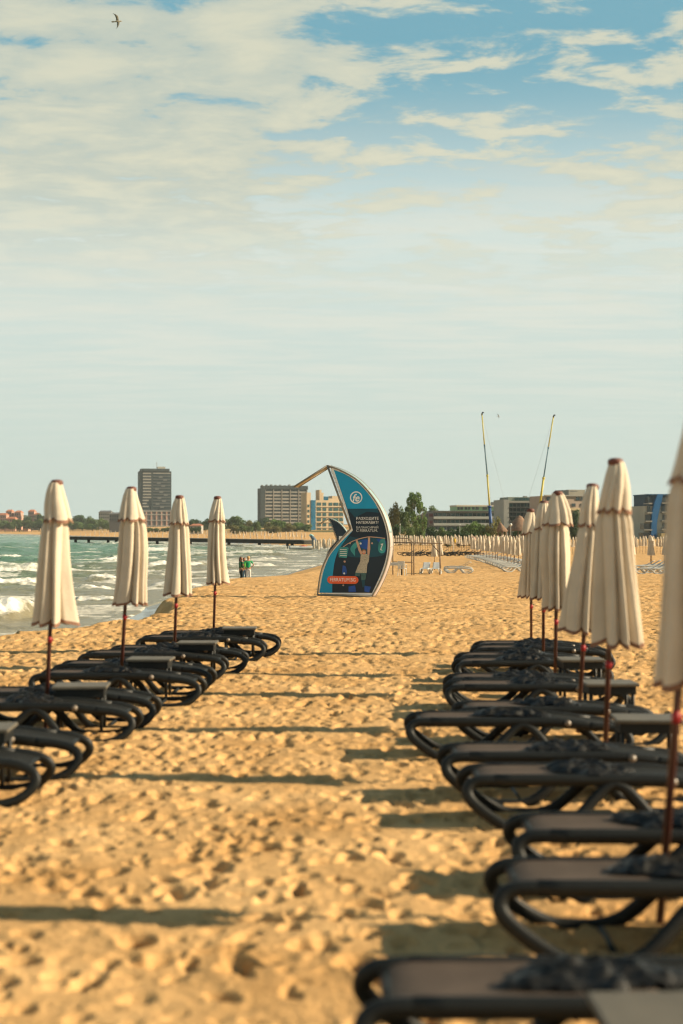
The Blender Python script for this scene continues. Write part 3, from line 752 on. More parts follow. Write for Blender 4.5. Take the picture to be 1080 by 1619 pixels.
def plastic_chair():
    Y = 86; X = wx(636, Y); root = empty('plastic_chair', (X, Y, ground(X, Y)), R(160)); tag(root, 'white plastic chair on the sand between the blue sign and the wooden frame', 'chair')
    b = MB().box(-.22,.22,-.22,.22,.42,.45).build('seat', M_WPL, root); b.modifiers.new('bevel','BEVEL').width = .012
    s = MB()
    for x in (-.18,-.09,0,.09,.18): s.box(x-.03, x+.03, .20, .225, .45, .82)
    s.box(-.22,.22,.198,.228,.82,.88); s.build('backrest', M_WPL, root)
    for x in (-.2,.2):
        for y in (-.2,.2): MB().tube([(x*.9,y*.9,.42),(x*1.1,y*1.15,-.02)], .022, 6).build('leg', M_WPL, root)
        MB().tube([(x*1.1,.2,.66),(x*1.1,-.18,.65),(x*1.05,-.2,.43)], .02, 6).build('armrest', M_WPL, root)
plastic_chair()
def small_table():
    Y = 88; X = wx(623, Y); root = empty('beach_table', (X, Y, ground(X, Y))); tag(root, 'small white-clothed table with dark legs at the right edge of the blue sign', 'table')
    MB().box(-.55,.55,-.4,.4,.72,.76).build('table_top', M_WPL, root)
    c = MB(); c.box(-.56,.56,-.415,-.405,.60,.755); c.box(-.56,-.552,-.404,.4,.58,.755); c.box(.552,.56,-.404,.4,.58,.755); c.build('cloth', M_GREYW, root)
    for x in (-.48,.48):
        for y in (-.34,.34): MB().box(x-.03, x+.03, y-.03, y+.03, -.05, .719).build('leg', M_FRAME, root)
small_table()

# ------------------------------------------------------------------ people
def skin_mesh(name, V, E, m, parent=None, sub=2):
    me = bpy.data.meshes.new(name); me.from_pydata([v[:3] for v in V], E, []); o = link(name, me, None)
    sk = o.modifiers.new('skin', 'SKIN'); sk.use_smooth_shade = True
    for i, v in enumerate(V):
        r = v[3]; r = r if isinstance(r, tuple) else (r, r); d = me.skin_vertices[0].data[i]; d.radius = r; d.use_root = (i == 0)
    sb = o.modifiers.new('subdivision', 'SUBSURF'); sb.levels = sub; sb.render_levels = sub
    bpy.context.view_layer.update()
    ev = bpy.data.meshes.new_from_object(o.evaluated_get(bpy.context.evaluated_depsgraph_get()))
    ev.materials.clear(); ev.materials.append(m)
    bpy.data.objects.remove(o); bpy.data.meshes.remove(me); ev.name = name
    return ev
M_SKIN = mat('skin', (.42,.22,.13), .6, .08)
def add_hand(bm_v, wrist, d, side):
    """palm, four unequal bent fingers and a thumb, as short tapered tubes"""
    mb = bm_v; d = Vector(d).normalized(); s = d.orthogonal().normalized(); n = d.cross(s); w = Vector(wrist)
    mb.tube([w-d*.02, w+d*.03, w+d*.085], [.022,.038,.036], 8, sx=1.0, sy=.45, up=s)
    for k, ln in enumerate((.062,.074,.070,.054)):
        b = w+d*.08+s*(.030-.020*k); mb.tube([b, b+d*ln*.5+n*.006*side, b+d*ln+n*.022*side], [.0095,.0088,.007], 6)
    b = w+d*.03+s*.034; mb.tube([b, b+d*.025+s*.022, b+d*.055+s*.03], [.0115,.010,.008], 6)
def person(px, Y, rz, H, lab, top, bottom, hair, arms, legs, long_hair=False, bottom_to=.48, sleeve=.45, lean=0.0):
    X = wx(px, Y); root = empty('person', (X, Y, ground(X, Y)+.005), rz); tag(root, lab, 'person'); s = H/1.70; root.scale = (s, s, s)
    # z up, facing -y
    V = [(0,0,.93,(.165,.115)), (0,.0,1.10,(.140,.10)), (0,lean*.3,1.28,(.165,.115)), (0,lean*.6,1.41,(.13,.085)), (0,lean*.8,1.48,(.055,.058)), (0,lean-.01,1.55,(.075,.088)), (0,lean-.015,1.63,(.082,.098)), (0,lean,1.69,(.055,.065)), (0,lean-.115,1.595,.014)]
    E = [(0,1),(1,2),(2,3),(3,4),(4,5),(5,6),(6,7),(5,8)]
    arm_pts = []
    for sd, (el, wr) in zip((-1, 1), arms):
        i = len(V); sh = (sd*.185, lean*.6, 1.395)
        V += [(sd*.12, lean*.6, 1.40, .07), (*sh, .056), (*el, .041), (*wr, .028)]; E += [(3,i),(i,i+1),(i+1,i+2),(i+2,i+3)]
        arm_pts.append((sh, el, wr))
    leg_pts = []
    for sd, (kn, an) in zip((-1, 1), legs):
        i = len(V); hp = (sd*.09, 0, .87)
        V += [(*hp, .088), (*kn, .058), (*an, .036), (an[0]+sd*.01, an[1]-.07, .035, .034), (an[0]+sd*.015, an[1]-.155, .022, .022)]; E += [(0,i),(i,i+1),(i+1,i+2),(i+2,i+3),(i+3,i+4)]
        leg_pts.append((hp, kn, an))
    me = skin_mesh('body', V, E, M_SKIN); body = link('body', me, root)
    hb = MB()
    for (sh, el, wr), sd in zip(arm_pts, (-1, 1)): add_hand(hb, wr, Vector(wr)-Vector(el), sd)
    for sd in (-1, 1): hb.lathe([(.004,-.03),(.014,-.01),(.014,.012),(.004,.028)], 6, (sd*.083, lean, 1.60))
    o2 = hb.build('hands_mesh', M_SKIN, None, True)
    bm = bmesh.new(); bm.from_mesh(me); bm.from_mesh(o2.data); bm.to_mesh(me); bm.free(); md = o2.data; bpy.data.objects.remove(o2); bpy.data.meshes.remove(md)
    me.polygons.foreach_set('use_smooth', [True]*len(me.polygons))
    # face: eyes and mouth
    f = MB()
    for sd in (-1, 1): f.lathe([(.003,-.009),(.012,0),(.003,.009)], 6, (sd*.034, lean-.098, 1.625))
    f.build('eyes', mat('dark_eye', (.02,.015,.01), .3), body); MB().box(-.026,.026,lean-.108,lean-.09,1.548,1.556).build('mouth', mat('lips', (.30,.08,.06), .5), body)
    # clothes follow the body
    up = 1.017; VS = [(0,0,.90,(.178,.128)), (0,0,1.10,(.158,.118)), (0,lean*.3,1.28,(.182,.132)), (0,lean*.6,1.40,(.145,.10)), (0,lean*.75,1.45,(.072,.07))]; ES = [(0,1),(1,2),(2,3),(3,4)]
    for sh, el, wr in arm_pts:
        i = len(VS); sd = 1 if sh[0] > 0 else -1; t = sleeve
        p = Vector(sh).lerp(Vector(el), min(1, t*2)) if t <= .5 else Vector(el).lerp(Vector(wr), (t-.5)*2)
        VS += [(sd*.12, sh[1], 1.40, .082), (*sh, .068)]; ES += [(3,i),(i,i+1)]
        if t > .5: VS += [(*el, .053)]; ES += [(i+1,i+2)]
        VS += [(*p, .058 if t <= .5 else .042)]; ES += [(len(VS)-2, len(VS)-1)]
    link('shirt', skin_mesh('shirt', VS, ES, top), root)
    VP = [(0,0,.96,(.170,.122)), (0,0,.90,(.180,.13))]; EP = [(0,1)]
    for hp, kn, an in leg_pts:
        i = len(VP); z = bottom_to
        if z >= kn[2]: q = Vector(hp).lerp(Vector(kn), (hp[2]-z)/(hp[2]-kn[2])); VP += [(*hp, .104), (*q, .082)]; EP += [(1,i),(i,i+1)]
        else: q = Vector(kn).lerp(Vector(an), (kn[2]-z)/(kn[2]-an[2])); VP += [(*hp, .104), (*kn, .074), (*q, .058)]; EP += [(1,i),(i,i+1),(i+1,i+2)]
    link('trousers', skin_mesh('trousers', VP, EP, bottom), root)
    h = MB()
    h.lathe([(.05,-.10),(.094,-.05),(.105,.0),(.098,.05),(.07,.092),(.02,.108)], 12, (0, lean+.028, 1.625))
    if long_hair: h.tube([(0,lean+.07,1.62),(0,lean+.10,1.50),(0,lean+.09,1.36)], [.075,.07,.04], 8)
    h.build('hair', hair, root, True)
M_GRN_D = mat('dark_green_shirt', (.006,.07,.022), .85, .2, 12); M_GRN = mat('bright_green_shirt', (.01,.30,.11), .85, .15, 12); M_LIME = mat('lime_shirt', (.10,.34,.04), .85, .15, 12)
M_JEAN = mat('blue_jeans', (.03,.075,.13), .85, .2, 12); M_DARKT = mat('dark_leggings', (.012,.022,.022), .85, .2, 12); M_WHT = mat('white_trousers', (.60,.55,.50), .85, .1, 12)
M_BLOND = mat('blond_hair', (.45,.28,.12), .7, .25, 20); M_BROWN = mat('brown_hair', (.10,.045,.025), .6, .25, 20)
PY = 90.5
stand = [((-.10,-.02,.49),(-.11,.02,.085)), ((.10,-.03,.49),(.11,.01,.085))]
person(380.8, PY, R(70), 1.70, 'person in a dark green top and dark leggings, left of the three at the water', M_GRN_D, M_DARKT, M_BROWN, [((-.23,-.03,1.13),(-.17,-.16,.95)), ((.23,-.03,1.13),(.17,-.18,.97))], [((-.09,-.09,.49),(-.10,.10,.10)), ((.09,-.02,.49),(.10,.05,.085))], True, .30, .8, -.03)
person(386.6, PY+.45, R(25), 1.62, 'person in a lime top and blue jeans, half hidden between the other two', M_LIME, M_JEAN, M_BROWN, [((-.23,.03,1.12),(-.20,-.12,.92)), ((.23,.03,1.12),(.20,-.12,.92))], stand, True, .28, .35)
person(392.6, PY-.15, R(185), 1.66, 'person in a bright green shirt and white trousers with hands on hips, facing the sea', M_GRN, M_WHT, M_BLOND, [((-.36,.06,1.16),(-.19,-.03,.99)), ((.36,.06,1.16),(.19,-.03,.99))], stand, False, .33, .38)
MG = mat('grey_clothes', (.16,.17,.17), .85, .1, 12)
# ------------------------------------------------------------------ pier and things by it
M_PIER = mat('dark_pier_timber', (.035,.032,.024), .85, .3, 1.5); M_CONC = mat('pier_concrete', (.20,.18,.15), .85, .2, .5)
def pier():
    A = at(492, 857, 272); B = at(112, 850.5, 362); root = empty('pier', (A.x, A.y, A.z)); tag(root, 'low dark pier on posts reaching out across the bay', 'pier')
    d = B-A; n = Vector((-d.y, d.x, 0)).normalized(); L = d.length; u = d.normalized()
    def bar(t0, t1, w, z0, z1, nm, m):
        p = [u*(L*t0)-n*w, u*(L*t1)-n*w, u*(L*t1)+n*w, u*(L*t0)+n*w]; mb = MB()
        mb.add([(q.x,q.y,q.z+z0) for q in p]+[(q.x,q.y,q.z+z1) for q in p], [(0,3,2,1),(4,5,6,7),(0,1,5,4),(1,2,6,5),(2,3,7,6),(3,0,4,7)]); return mb.build(nm, m, root, fix=True)
    bar(0, 1, 1.6, -.42, .30, 'deck', M_PIER); bar(0, 1, 1.75, .303, .42, 'deck_top', M_CONC)
    k = 0
    for t in (.06,.17,.28,.43,.57,.72,.76,.80,.90,.97):
        p = u*(L*t); z0 = SEA-1-A.z; MB().box(p.x-.3, p.x+.3, p.y-1.2, p.y-.5, z0, p.z-.3).build('pile', M_PIER, root)
    for t in [i/40 for i in range(1, 40)]:
        p = u*(L*t)-n*1.5; MB().tube([(p.x,p.y,p.z+.42),(p.x,p.y,p.z+1.35)], .04, 5).build('railing_post', M_WPL, root)
pier()
def wrapped_parasol():
    Y = 268; X = wx(493, Y); root = empty('wrapped_parasol', (X, Y, ground(X, Y))); tag(root, 'slate blue bundled parasol with a pale cyan top at the shore end of the pier', 'parasol')
    z1 = wz(846, Y)-ground(X, Y); p = MB(); p.tube(cr([(-.15,0,z1-.1),(.35,0,z1*.72),(.5,0,z1*.45),(.2,0,.15)], 4), [.28,.3,.34,.36,.40,.44,.46,.46,.45,.44,.40,.36,.3], 10); p.build('cover', mat('slate_cover', (.07,.11,.15), .7, .2, 3), root, True)
    MB().tube([(-.5,0,z1-.15),(-.2,0,z1+.05),(.3,0,z1-.2)], [.12,.2,.16], 8).build('top_fabric', mat('cyan_fabric', (.25,.55,.55), .7), root, True); MB().tube([(.2,0,-.2),(.2,0,.3)], .05, 6).build('pole', M_FRAME, root)
wrapped_parasol()
def boat():
    Y = 236; X = wx(479, Y); root = empty('inflatable_boat', (X, Y, SEA), 0); tag(root, 'white inflatable boat with a dark stern lying at the water edge under the pier', 'boat')
    L = 2.3
    tube = MB().tube(cr([(-L,-.7,.38),(0,-.75,.36),(1.6,-.6,.45),(L,0,.62),(1.6,.6,.45),(0,.75,.36),(-L,.7,.38)], 5), .27, 10); tube.build('hull_tube', M_WPL, root, True)
    MB().box(-L+.1, 1.5, -.6, .6, .1, .3).build('floor', M_GREYW, root); MB().box(-L-.02,-L+.08,-.62,.62,.12,.75).build('transom', M_FRAME, root)
    m = MB(); m.box(-L-.5,-L-.04,-.16,.16,.7,1.1); m.tube([(-L-.25,0,.7),(-L-.3,0,-.2)], .07, 6); m.build('outboard_motor', M_FRAME, root)
    MB().tube([(-.6,-.2,.55),(.1,0,.6),(.7,.2,.55)], [.15,.25,.15], 8).build('red_cargo', mat('dull_red', (.35,.06,.04), .7), root, True)
boat()

# ------------------------------------------------------------------ buildings
class Bld:
    def __init__(s, name, label, x0, x1, Z, cat='building', depth=20, base=None):
        s.Z = Z; X = wx((x0+x1)/2, Z); g = ground(X, Z) if base is None else base
        s.root = empty(name, (X, Z, g)); tag(s.root, label, cat); s.o = Vector((X, Z, g)); s.depth = depth
    def box(s, nm, m, x0, x1, y0, y1, f=0.0, b=None, parent=None):
        """front face f metres before the reference plane, back face b metres behind it"""
        b = s.depth if b is None else b; mb = MB()
        mb.box(wx(x0, s.Z)-s.o.x, wx(x1, s.Z)-s.o.x, -f, b, wz(y1, s.Z)-s.o.z, wz(y0, s.Z)-s.o.z)
        return mb.build(nm, m, parent or s.root)
C = lambda n, c, r=.75, v=.12, sc=.15: mat(n, c, r, v, sc)
M_SLATE = C('slate_cladding', (.032,.046,.050)); M_DKWIN = mat('dark_window', (.025,.04,.045), .15, .3, .2, spec=.6); M_LTBAL = C('pale_balcony', (.29,.27,.235)); M_MIDBAL = C('mid_balcony', (.085,.095,.095))
M_BEIGE = C('beige_render', (.46,.35,.22)); M_BLUEG = mat('blue_glass', (.01,.10,.18), .2, .25, .3, spec=.6); M_TEALW = mat('teal_window', (.03,.075,.075), .15, .35, .3, spec=.6); M_GREEN = C('mint_render', (.22,.42,.26)); M_CREAMW = C('cream_render', (.50,.46,.38)); M_GREYR = C('grey_render', (.30,.29,.26))
M_PINK = C('pink_render', (.42,.25,.19)); M_ROOF = C('orange_roof', (.38,.14,.07)); M_MAROON = C('maroon_panel', (.12,.04,.045)); M_GREYD = C('dark_grey_render', (.11,.11,.11))
BASE = 850
def tower():
    b = Bld('hotel_tower', 'tall dark tower block on the far shore with pale balcony bands', 220, 271, 1400, depth=22)
    b.box('wall', M_SLATE, 220.5, 271, 745, 806); b.box('roof_cap', M_SLATE, 223.5, 268, 741, 744.9, 1); 
    b.box('rooftop_plant', M_CREAMW, 250, 262, 737.5, 740.9, -4, 14); MB().tube([(2,6,62),(2,6,68)], .25, 6).build('antenna', M_GREYR, b.root)
    b.box('podium', M_GREYD, 222, 272, 806.2, BASE, 3)
    for k in range(12):
        y = 747.5+4.75*k; w0, w1 = (226, 239) if k < 9 else (225.5, 232+(k % 2)*3)
        b.box('balcony', M_LTBAL if k > 0 else M_LTBAL, w0, w1, y, y+2.1, 1.0, -.05)
        b.box('window', M_DKWIN, 226, 239, y+2.2, y+4.4, .3, -.05)
        r = rnd.random(); b.box('balcony', M_LTBAL if k == 0 else M_MIDBAL, 242, 269.5, y, y+1.5, 1.0, -.05); b.box('window', M_DKWIN, 242, 269.5, y+1.6, y+4.4, .3, -.05)
        if k > 0: b.box('balcony', C('bay_grey',(.13,.135,.13)), 244+((k*7) % 17), 250+((k*7) % 17), y+.1, y+3.2, 1.3, -.05)
    b.box('pier_wall', M_SLATE, 239.2, 241.8, 745.5, 806, .8, -.05)
    for x in (222.5, 230, 238, 246, 254, 262, 269): b.box('column', M_PINK, x, x+2.2, 809, BASE, 3.6, -2.9)
    for y in (807.5, 813, 822, 831): b.box('floor_band', M_GREYR, 222, 272, y, y+1.3, 3.9, -2.95)
    return b
tower().root.rotation_euler[2] = R(12)
def hotel():
    b = Bld('slab_hotel', 'wide dark slab hotel with rows of grey balconies behind the trees', 411, 487, 1090, depth=14)
    b.box('wall', M_SLATE, 412, 486.5, 772, BASE, 0); b.box('side_wall', M_SLATE, 411, 418, 768.5, BASE, 2.2, -.05); b.box('parapet', M_SLATE, 418.2, 487, 768, 773.8, 2.2, -.05)
    for k in range(9): b.box('roof_railing', M_GREYR, 415+k*7.3, 417+k*7.3, 765.5+rnd.random()*1.5, 768.3, -3, 8)
    for k in range(11):
        y = 774.5+5.35*k
        for j in range(5):
            x = 419+13.5*j; b.box('balcony', M_LTBAL if (k+j) % 3 else C('bal_b',(.24,.235,.21)), x, x+12, y+2.4, y+4.9, 1.6, -.3); b.box('window', M_DKWIN, x, x+12, y+.1, y+2.3, .25, -.05)
    for j in range(6): b.box('fin', C('fin',(.26,.235,.20)), 417.9+13.5*j-.35, 417.9+13.5*j+.75, 774, 833, 1.9, -.05)
    b.box('canopy_wing', M_MIDBAL, 448, 487, 833, BASE, 8, -1)
    return b
hotel().root.rotation_euler[2] = R(14)
def hotel3():
    b = Bld('beige_hotel', 'beige hotel with teal windows and a blue glass stair, left of the sign mast', 482, 546, 800, depth=14)
    b.box('wall', M_BEIGE, 497.2, 546, 791, BASE, 0); b.box('wing', M_BEIGE, 482, 489, 779, BASE, .5, 8); b.box('stair_glass', M_BLUEG, 489.1, 497, 791, 842, .8, 6)
    for x0, x1, y0, y1 in ((505,508.5,774.5,790.9),(508.6,512,779,790.9),(520.5,527,788,790.9),(527,541,784,790.9)): b.box('roof_tower', M_BEIGE, x0, x1, y0, y1, -.5, 6)
    b.box('roof_light', M_BLUEG, 512, 520, 785, 790.9, -.5, 6)
    for k in range(6):
        y = 794+8.2*k
        for x0, x1 in ((500,507),(510,516),(520.5,526.5),(528.5,537),(539,545)): b.box('window', M_TEALW, x0, x1, y+.6, y+5.4, .2, -.03)
        b.box('floor_band', C('beige_band',(.50,.40,.27)), 497.4, 546, y+6, y+7.4, .5, -.03); b.box('window', M_TEALW, 483.5, 486.5, y+4, y+8, .7, -.51)
    b.box('hedge_wall', mat('hedge_green', (.03,.07,.025), .9, .4, 1), 495, 545, 843.5, BASE, 4, -2)
    return b
hotel3().root.rotation_euler[2] = R(24)
def low_block():
    b = Bld('low_hotel_wing', 'low grey hotel wing with two long balcony bands above the bushes', 676, 796, 520, depth=14)
    b.box('wall', M_GREYR, 684, 796, 809, 858, 0); b.box('side_wall', M_GREYD, 672, 676.5, 813, 858, -1); b.box('end_wall', C('end_grey',(.18,.15,.14)), 676.6, 683.9, 810.5, 858, .5)
    for y in (812.5, 823): b.box('window', M_MAROON, 677.5, 683, y, y+4.5, .7, -.51)
    for k, y in enumerate((811, 821.5, 832)):
        for j in range(16): 
            x = 685+6.95*j; b.box('window', M_TEALW if j % 3 else M_DKWIN, x, x+6, y+.3, y+5.2, .2, -.02)
        b.box('balcony', C('grey_white',(.40,.40,.36)), 684, 796, y+5.6, y+9.4, 1.5, -.02)
    b.box('roof', M_GREYD, 683, 797, 807.6, 808.9, 1.7, 14)
    return b
low_block().root.rotation_euler[2] = R(7)
def mint_block():
    b = Bld('mint_hotel_block', 'mint green upper hotel block behind the low grey wing', 720, 800, 560, depth=12)
    b.box('wall', M_GREEN, 721, 799.5, 801, 850); b.box('roof', M_CREAMW, 720.3, 800, 798.6, 800.9, .8, 12)
    for j, (x0, x1) in enumerate(((722.5,726),(727,731.5),(734,738),(739.5,743),(746,750),(752,757),(763,770),(772,778),(782,791),(793,797))): b.box('window', M_DKWIN, x0, x1, 801.7, 806, .2, -.03)
    b.box('ledge', M_CREAMW, 720.5, 799.8, 811, 813, 1, -.03); b.box('rooftop_tank', M_GREYD, 782, 787, 793.5, 798.5, -3, 6)
    for j in range(7): b.box('roof_vent', M_CREAMW, 724+j*8, 726+j*8, 810-.8, 811-.05, .9, -.2)
    return b
mint_block().root.rotation_euler[2] = R(8)
def grey_block():
    b = Bld('grey_hotel_block', 'grey hotel block with dark blue window rows behind the thatched hut', 794, 872, 480, depth=13)
    b.box('wall', C('cool_grey',(.22,.23,.215)), 803, 872, 792, 850); b.box('side_wall', M_GREYR, 794.5, 802.9, 790, 850, 1); b.box('upper_floor', C('grey_green',(.20,.22,.17)), 804.5, 872, 785.8, 791.9, -1.5)
    for j in range(9): b.box('window', M_TEALW, 815+6.2*j, 820.3+6.2*j, 786.8, 791, -1.3, 1.53)
    for k in range(4):
        y = 796+7.3*k
        for j in range(11): b.box('window', M_DKWIN if (j+k) % 4 else M_TEALW, 804.5+6.1*j, 809.8+6.1*j, y, y+5.2, .2, -.02)
        b.box('balcony_rail', M_MIDBAL, 804, 872, y+5.6, y+6.3, 1.2, -.02)
    b.box('roof_band', M_LTBAL, 803, 872, 792.1, 795, .8, -.02); b.box('rooftop_box', M_GREYR, 834, 839, 783.8, 785.7, -4, 6)
    return b
grey_block().root.rotation_euler[2] = R(8)
def beige_block():
    b = Bld('pink_beige_block', 'pinkish beige apartment block with a rooftop penthouse behind the right umbrellas', 858, 930, 450, depth=12)
    b.box('wall', C('pink_beige',(.36,.27,.21)), 858, 930, 784, 850); b.box('penthouse', C('pent',(.27,.25,.20)), 902, 930, 774, 783.9, -1); b.box('awning', M_GREYD, 899, 912, 776, 777.5, 1.2, -1.1)
    for x0, x1, y0, y1 in ((862,871,786,791),(905,911,796,801),(912,918,786,791),(920,926,786,791),(890,896,796,801),(878,884,796,801),(866,872,796,801),(920,926,796,801)): b.box('window', M_DKWIN, x0, x1, y0, y1, .2, -.03)
    b.box('balcony', C('sand_bal',(.48,.36,.20)), 896, 916, 803, 807, 1.4, -.03); b.box('cornice', M_LTBAL, 857.5, 930.5, 782.6, 784.6, .6, -.02)
    return b
beige_block().root.rotation_euler[2] = R(15)
def blue_block():
    Z = 400; b = Bld('blue_apartment_block', 'apartment block with a bright blue curved stripe and black windows at the right', 1011, 1100, Z, depth=12)
    b.box('wall', C('cream_block',(.36,.34,.28)), 1017, 1100, 800, 856); b.box('upper_wall', C('blue_mansard',(.012,.045,.085)), 1024, 1100, 783, 799.9); b.box('roof', C('blue_roof',(.015,.07,.15)), 1023, 1100, 781.2, 782.9, .6)
    st = [(1037,781.5),(1046,781.5),(1043,795),(1039,810),(1036,825),(1035,849),(1026,849),(1027,830),(1028,812),(1032,795)]
    MB().prism([(wx(x,Z)-b.o.x, wz(y,Z)-b.o.z) for x, y in st], -1.1, -.02).build('blue_stripe', C('bright_blue',(.005,.10,.26)), b.root, fix=True)
    for k, y in enumerate((785, 799.5, 813, 826.5, 841)):
        x0 = 1024-k*2.6 if k < 4 else 1014
        b.box('balcony', M_LTBAL, x0-2, 1027.5, y+10.3, y+12.3, 1.4, -.02 if k > 1 else 3); b.box('window', M_DKWIN, x0, 1026.5, y+1, y+10, .3, 3)
        for x in (1047, 1060, 1073): b.box('window', M_DKWIN if k else M_SLATE, x-(2 if k < 2 else 0), x+7, y+.5, y+9, .3, -.02)
        b.box('balcony', M_LTBAL, 1044, 1058, y+9.6, y+11.4, 1.2, -.02); b.box('balcony', M_LTBAL, 1058.6, 1085, y+9.6, y+11.4, 1.2, -.02)
    b.box('awning', mat('tan_awning', (.50,.35,.16), .8, .1, .5), 1037, 1058, 843, 850, 4, -1.2)
    return b
blue_block().root.rotation_euler[2] = R(8)
def low_house(x0, x1, y0, Z, lab, wall, roof, nwin=4):
    b = Bld('shore_house', lab, x0, x1, Z, cat='house', depth=12); h = 838-y0
    b.box('wall', wall, x0, x1, y0+2.0, BASE)
    X0, X1 = wx(x0-.6, Z)-b.o.x, wx(x1+.6, Z)-b.o.x; zt = wz(y0+2.0, Z)-b.o.z; zr = wz(y0-1.0, Z)-b.o.z
    mb = MB(); mb.add([(X0,-.8,zt+.02),(X1,-.8,zt+.02),(X1,12.8,zt+.02),(X0,12.8,zt+.02),(X0+1.5,6,zr),(X1-1.5,6,zr)], [(0,3,2,1),(0,1,5,4),(1,2,5),(2,3,4,5),(3,0,4)]); mb.build('roof', roof, b.root)
    for r in range(2):
        for k in range(nwin):
            w = (x1-x0)/nwin; b.box('window', M_DKWIN, x0+w*(k+.25), x0+w*(k+.7), y0+4+r*5.0, y0+6.6+r*5.0, .2, -.05)
for a in [(-2,10,812,1420,'pink house with an orange roof cut by the left edge of the photo',M_PINK,M_ROOF,4), (9.5,18.5,806.5,1440,'tallest pink tower house on the far left hill',M_PINK,M_ROOF,3), (23,33,808,1440,'pink house with an orange roof between the two taller hill houses',M_PINK,M_ROOF,3),
          (10,24,818,1390,'long low pink house below the others on the far left hill',M_PINK,M_ROOF,5), (44.5,54,806.5,1430,'tall pink house on the far left hill, nearest the leftmost umbrella',M_PINK,M_ROOF,3), (53.8,60.5,811.5,1420,'narrow yellowish house attached right of the tall pink house',M_BEIGE,M_ROOF,2),
          (36,44.5,824,1360,'small pink house low among the trees by the leftmost umbrella',M_PINK,M_ROOF,2), (156,176,808,1300,'long pale grey building on the skyline left of the second umbrella',M_GREYR,M_GREYD,6), (173,192,811,1000,'dark apartment house half behind the second left umbrella',M_GREYD,M_GREYD,5),
          (0+300,318,829,760,'low pale house under the trees right of the third left umbrella',M_GREYR,M_ROOF,3)]: low_house(*a)

# ------------------------------------------------------------------ slingshot ride masts
M_YEL = mat('yellow_paint', (.48,.40,.04), .5, .1, .6); M_BLUP = mat('blue_paint', (.01,.06,.20), .5, .15, .6); M_TEALP = mat('dark_teal_paint', (.03,.10,.13), .5, .15, .6); M_CABLE = mat('steel_cable', (.3,.3,.3), .5)
def ride_mast(pts, rs, lab, anchor):
    Z = 300; P = [at(x, y, Z) for x, y in pts]; base = P[0]; root = empty('ride_mast', (base.x, Z, ground(base.x, Z))); tag(root, lab, 'ride mast', 'two masts of the slingshot ride')
    o = Vector(root.location)
    for k, (m, nm) in enumerate(((M_BLUP,'lower_section'),(M_YEL,'second_section'),(M_TEALP,'third_section'),(M_YEL,'top_section'))):
        MB().tube([P[k]-o, P[k+1]-o], [rs[k], rs[k]*.85], 10).build(nm, m, root, True); MB().tube([P[k+1]-o-Vector((0,0,.2)), P[k+1]-o+Vector((0,0,.2))], rs[k]*1.25, 10).build('collar', m, root, True)
    t = P[4]-o; MB().tube([t+Vector((0,0,-.1)), t+Vector((.1,-.3,.35)), t+Vector((.3,-.5,.3))], .14, 8).build('pulley_head', M_FRAME, root, True)
    for q in anchor: MB().tube([t, at(*q, Z)-o], .018, 5).build('cable', M_CABLE, root)
    MB().box(-.9,.9,-.9,.9,-.4,.5).build('footing', M_CONC, root)
ride_mast([(778,850),(774,801),(770.5,752),(766,704),(762,655)], [.36,.19,.13,.13], 'slender blue and yellow ride mast leaning left, standing nearer the blue sign', [(782,850),(812,846)])
ride_mast([(849,850),(853,803),(859.5,756),(867,708),(875,659)], [.34,.24,.13,.13], 'slender yellow and dark ride mast leaning right, rising behind the right umbrellas', [(843,850),(818,846)])

# ------------------------------------------------------------------ thatched hut, lamps, flags
M_THATCH = mat('thatch', (.20,.125,.08), .95, .35, 3, .6, 12)
def thatch(px0, px1, yt, yb, Z, lab, lean=0):
    X = wx((px0+px1)/2, Z); g = ground(X, Z); root = empty('thatched_hut', (X, Z, g)); tag(root, lab, 'hut'); hw = (px1-px0)/2*Z/FPX; zt = wz(yt, Z)-g; zb = wz(yb, Z)-g
    vs = []; fs = []; n = 26; rg = random.Random(int(px0)); rings = [(1.0,zb-.05),(1.0,zb+.15),(.8,zb+(zt-zb)*.28),(.5,zb+(zt-zb)*.62),(.2,zb+(zt-zb)*.92),(.03,zt)]
    for r, z in rings:
        for k in range(n): a = 2*math.pi*k/n; q = r*(1+rg.uniform(-.04,.04)); vs.append((hw*q*math.cos(a)+lean*(z-zb), hw*q*math.sin(a), z+rg.uniform(-.05,.05)))
    for i in range(len(rings)-1):
        for k in range(n): l = (k+1) % n; fs.append((i*n+k, i*n+l, (i+1)*n+l, (i+1)*n+k))
    mb = MB(); mb.add(vs, fs); mb.build('thatch_roof', M_THATCH, root, True)
    for k in range(6): a = 2*math.pi*k/6+.3; MB().tube([(hw*.8*math.cos(a), hw*.8*math.sin(a), -.3), (hw*.8*math.cos(a), hw*.8*math.sin(a), zb+.2)], .09, 6).build('post', M_WOOD, root)
    MB().lathe([(hw*.55,0),(hw*.55,zb*.55)], 20).build('bar_counter', M_PIER, root)
thatch(800, 842, 815, 839, 262, 'big cone-roofed thatched hut behind the right umbrellas')
thatch(785, 803, 826, 840, 250, 'small thatched shelter left of the big thatched hut', -.25)
def lamp(px, yt, Z, lab, q=1.0):
    X = wx(px, Z); g = ground(X, Z); root = empty('street_lamp', (X, Z, g)); tag(root, lab, 'street lamp'); h = wz(yt, Z)-g
    MB().tube([(0,0,-.2),(0,0,h-.2)], [.07,.045], 8).build('post', M_GREYR, root, True); MB().lathe([(.05*q,-.28*q),(.2*q,-.16*q),(.25*q,0),(.2*q,.16*q),(.05*q,.24*q)], 12, (0,0,h)).build('lamp_globe', M_WPL, root, True)
lamp(807.5, 829.5, 232, 'globe lamp on a thin post in front of the big thatched hut'); lamp(632.5, 829, 250, 'thin lamp post among the trees just right of the blue sign', .45); lamp(727, 830, 262, 'thin lamp post in the bushes below the low grey wing', .45)
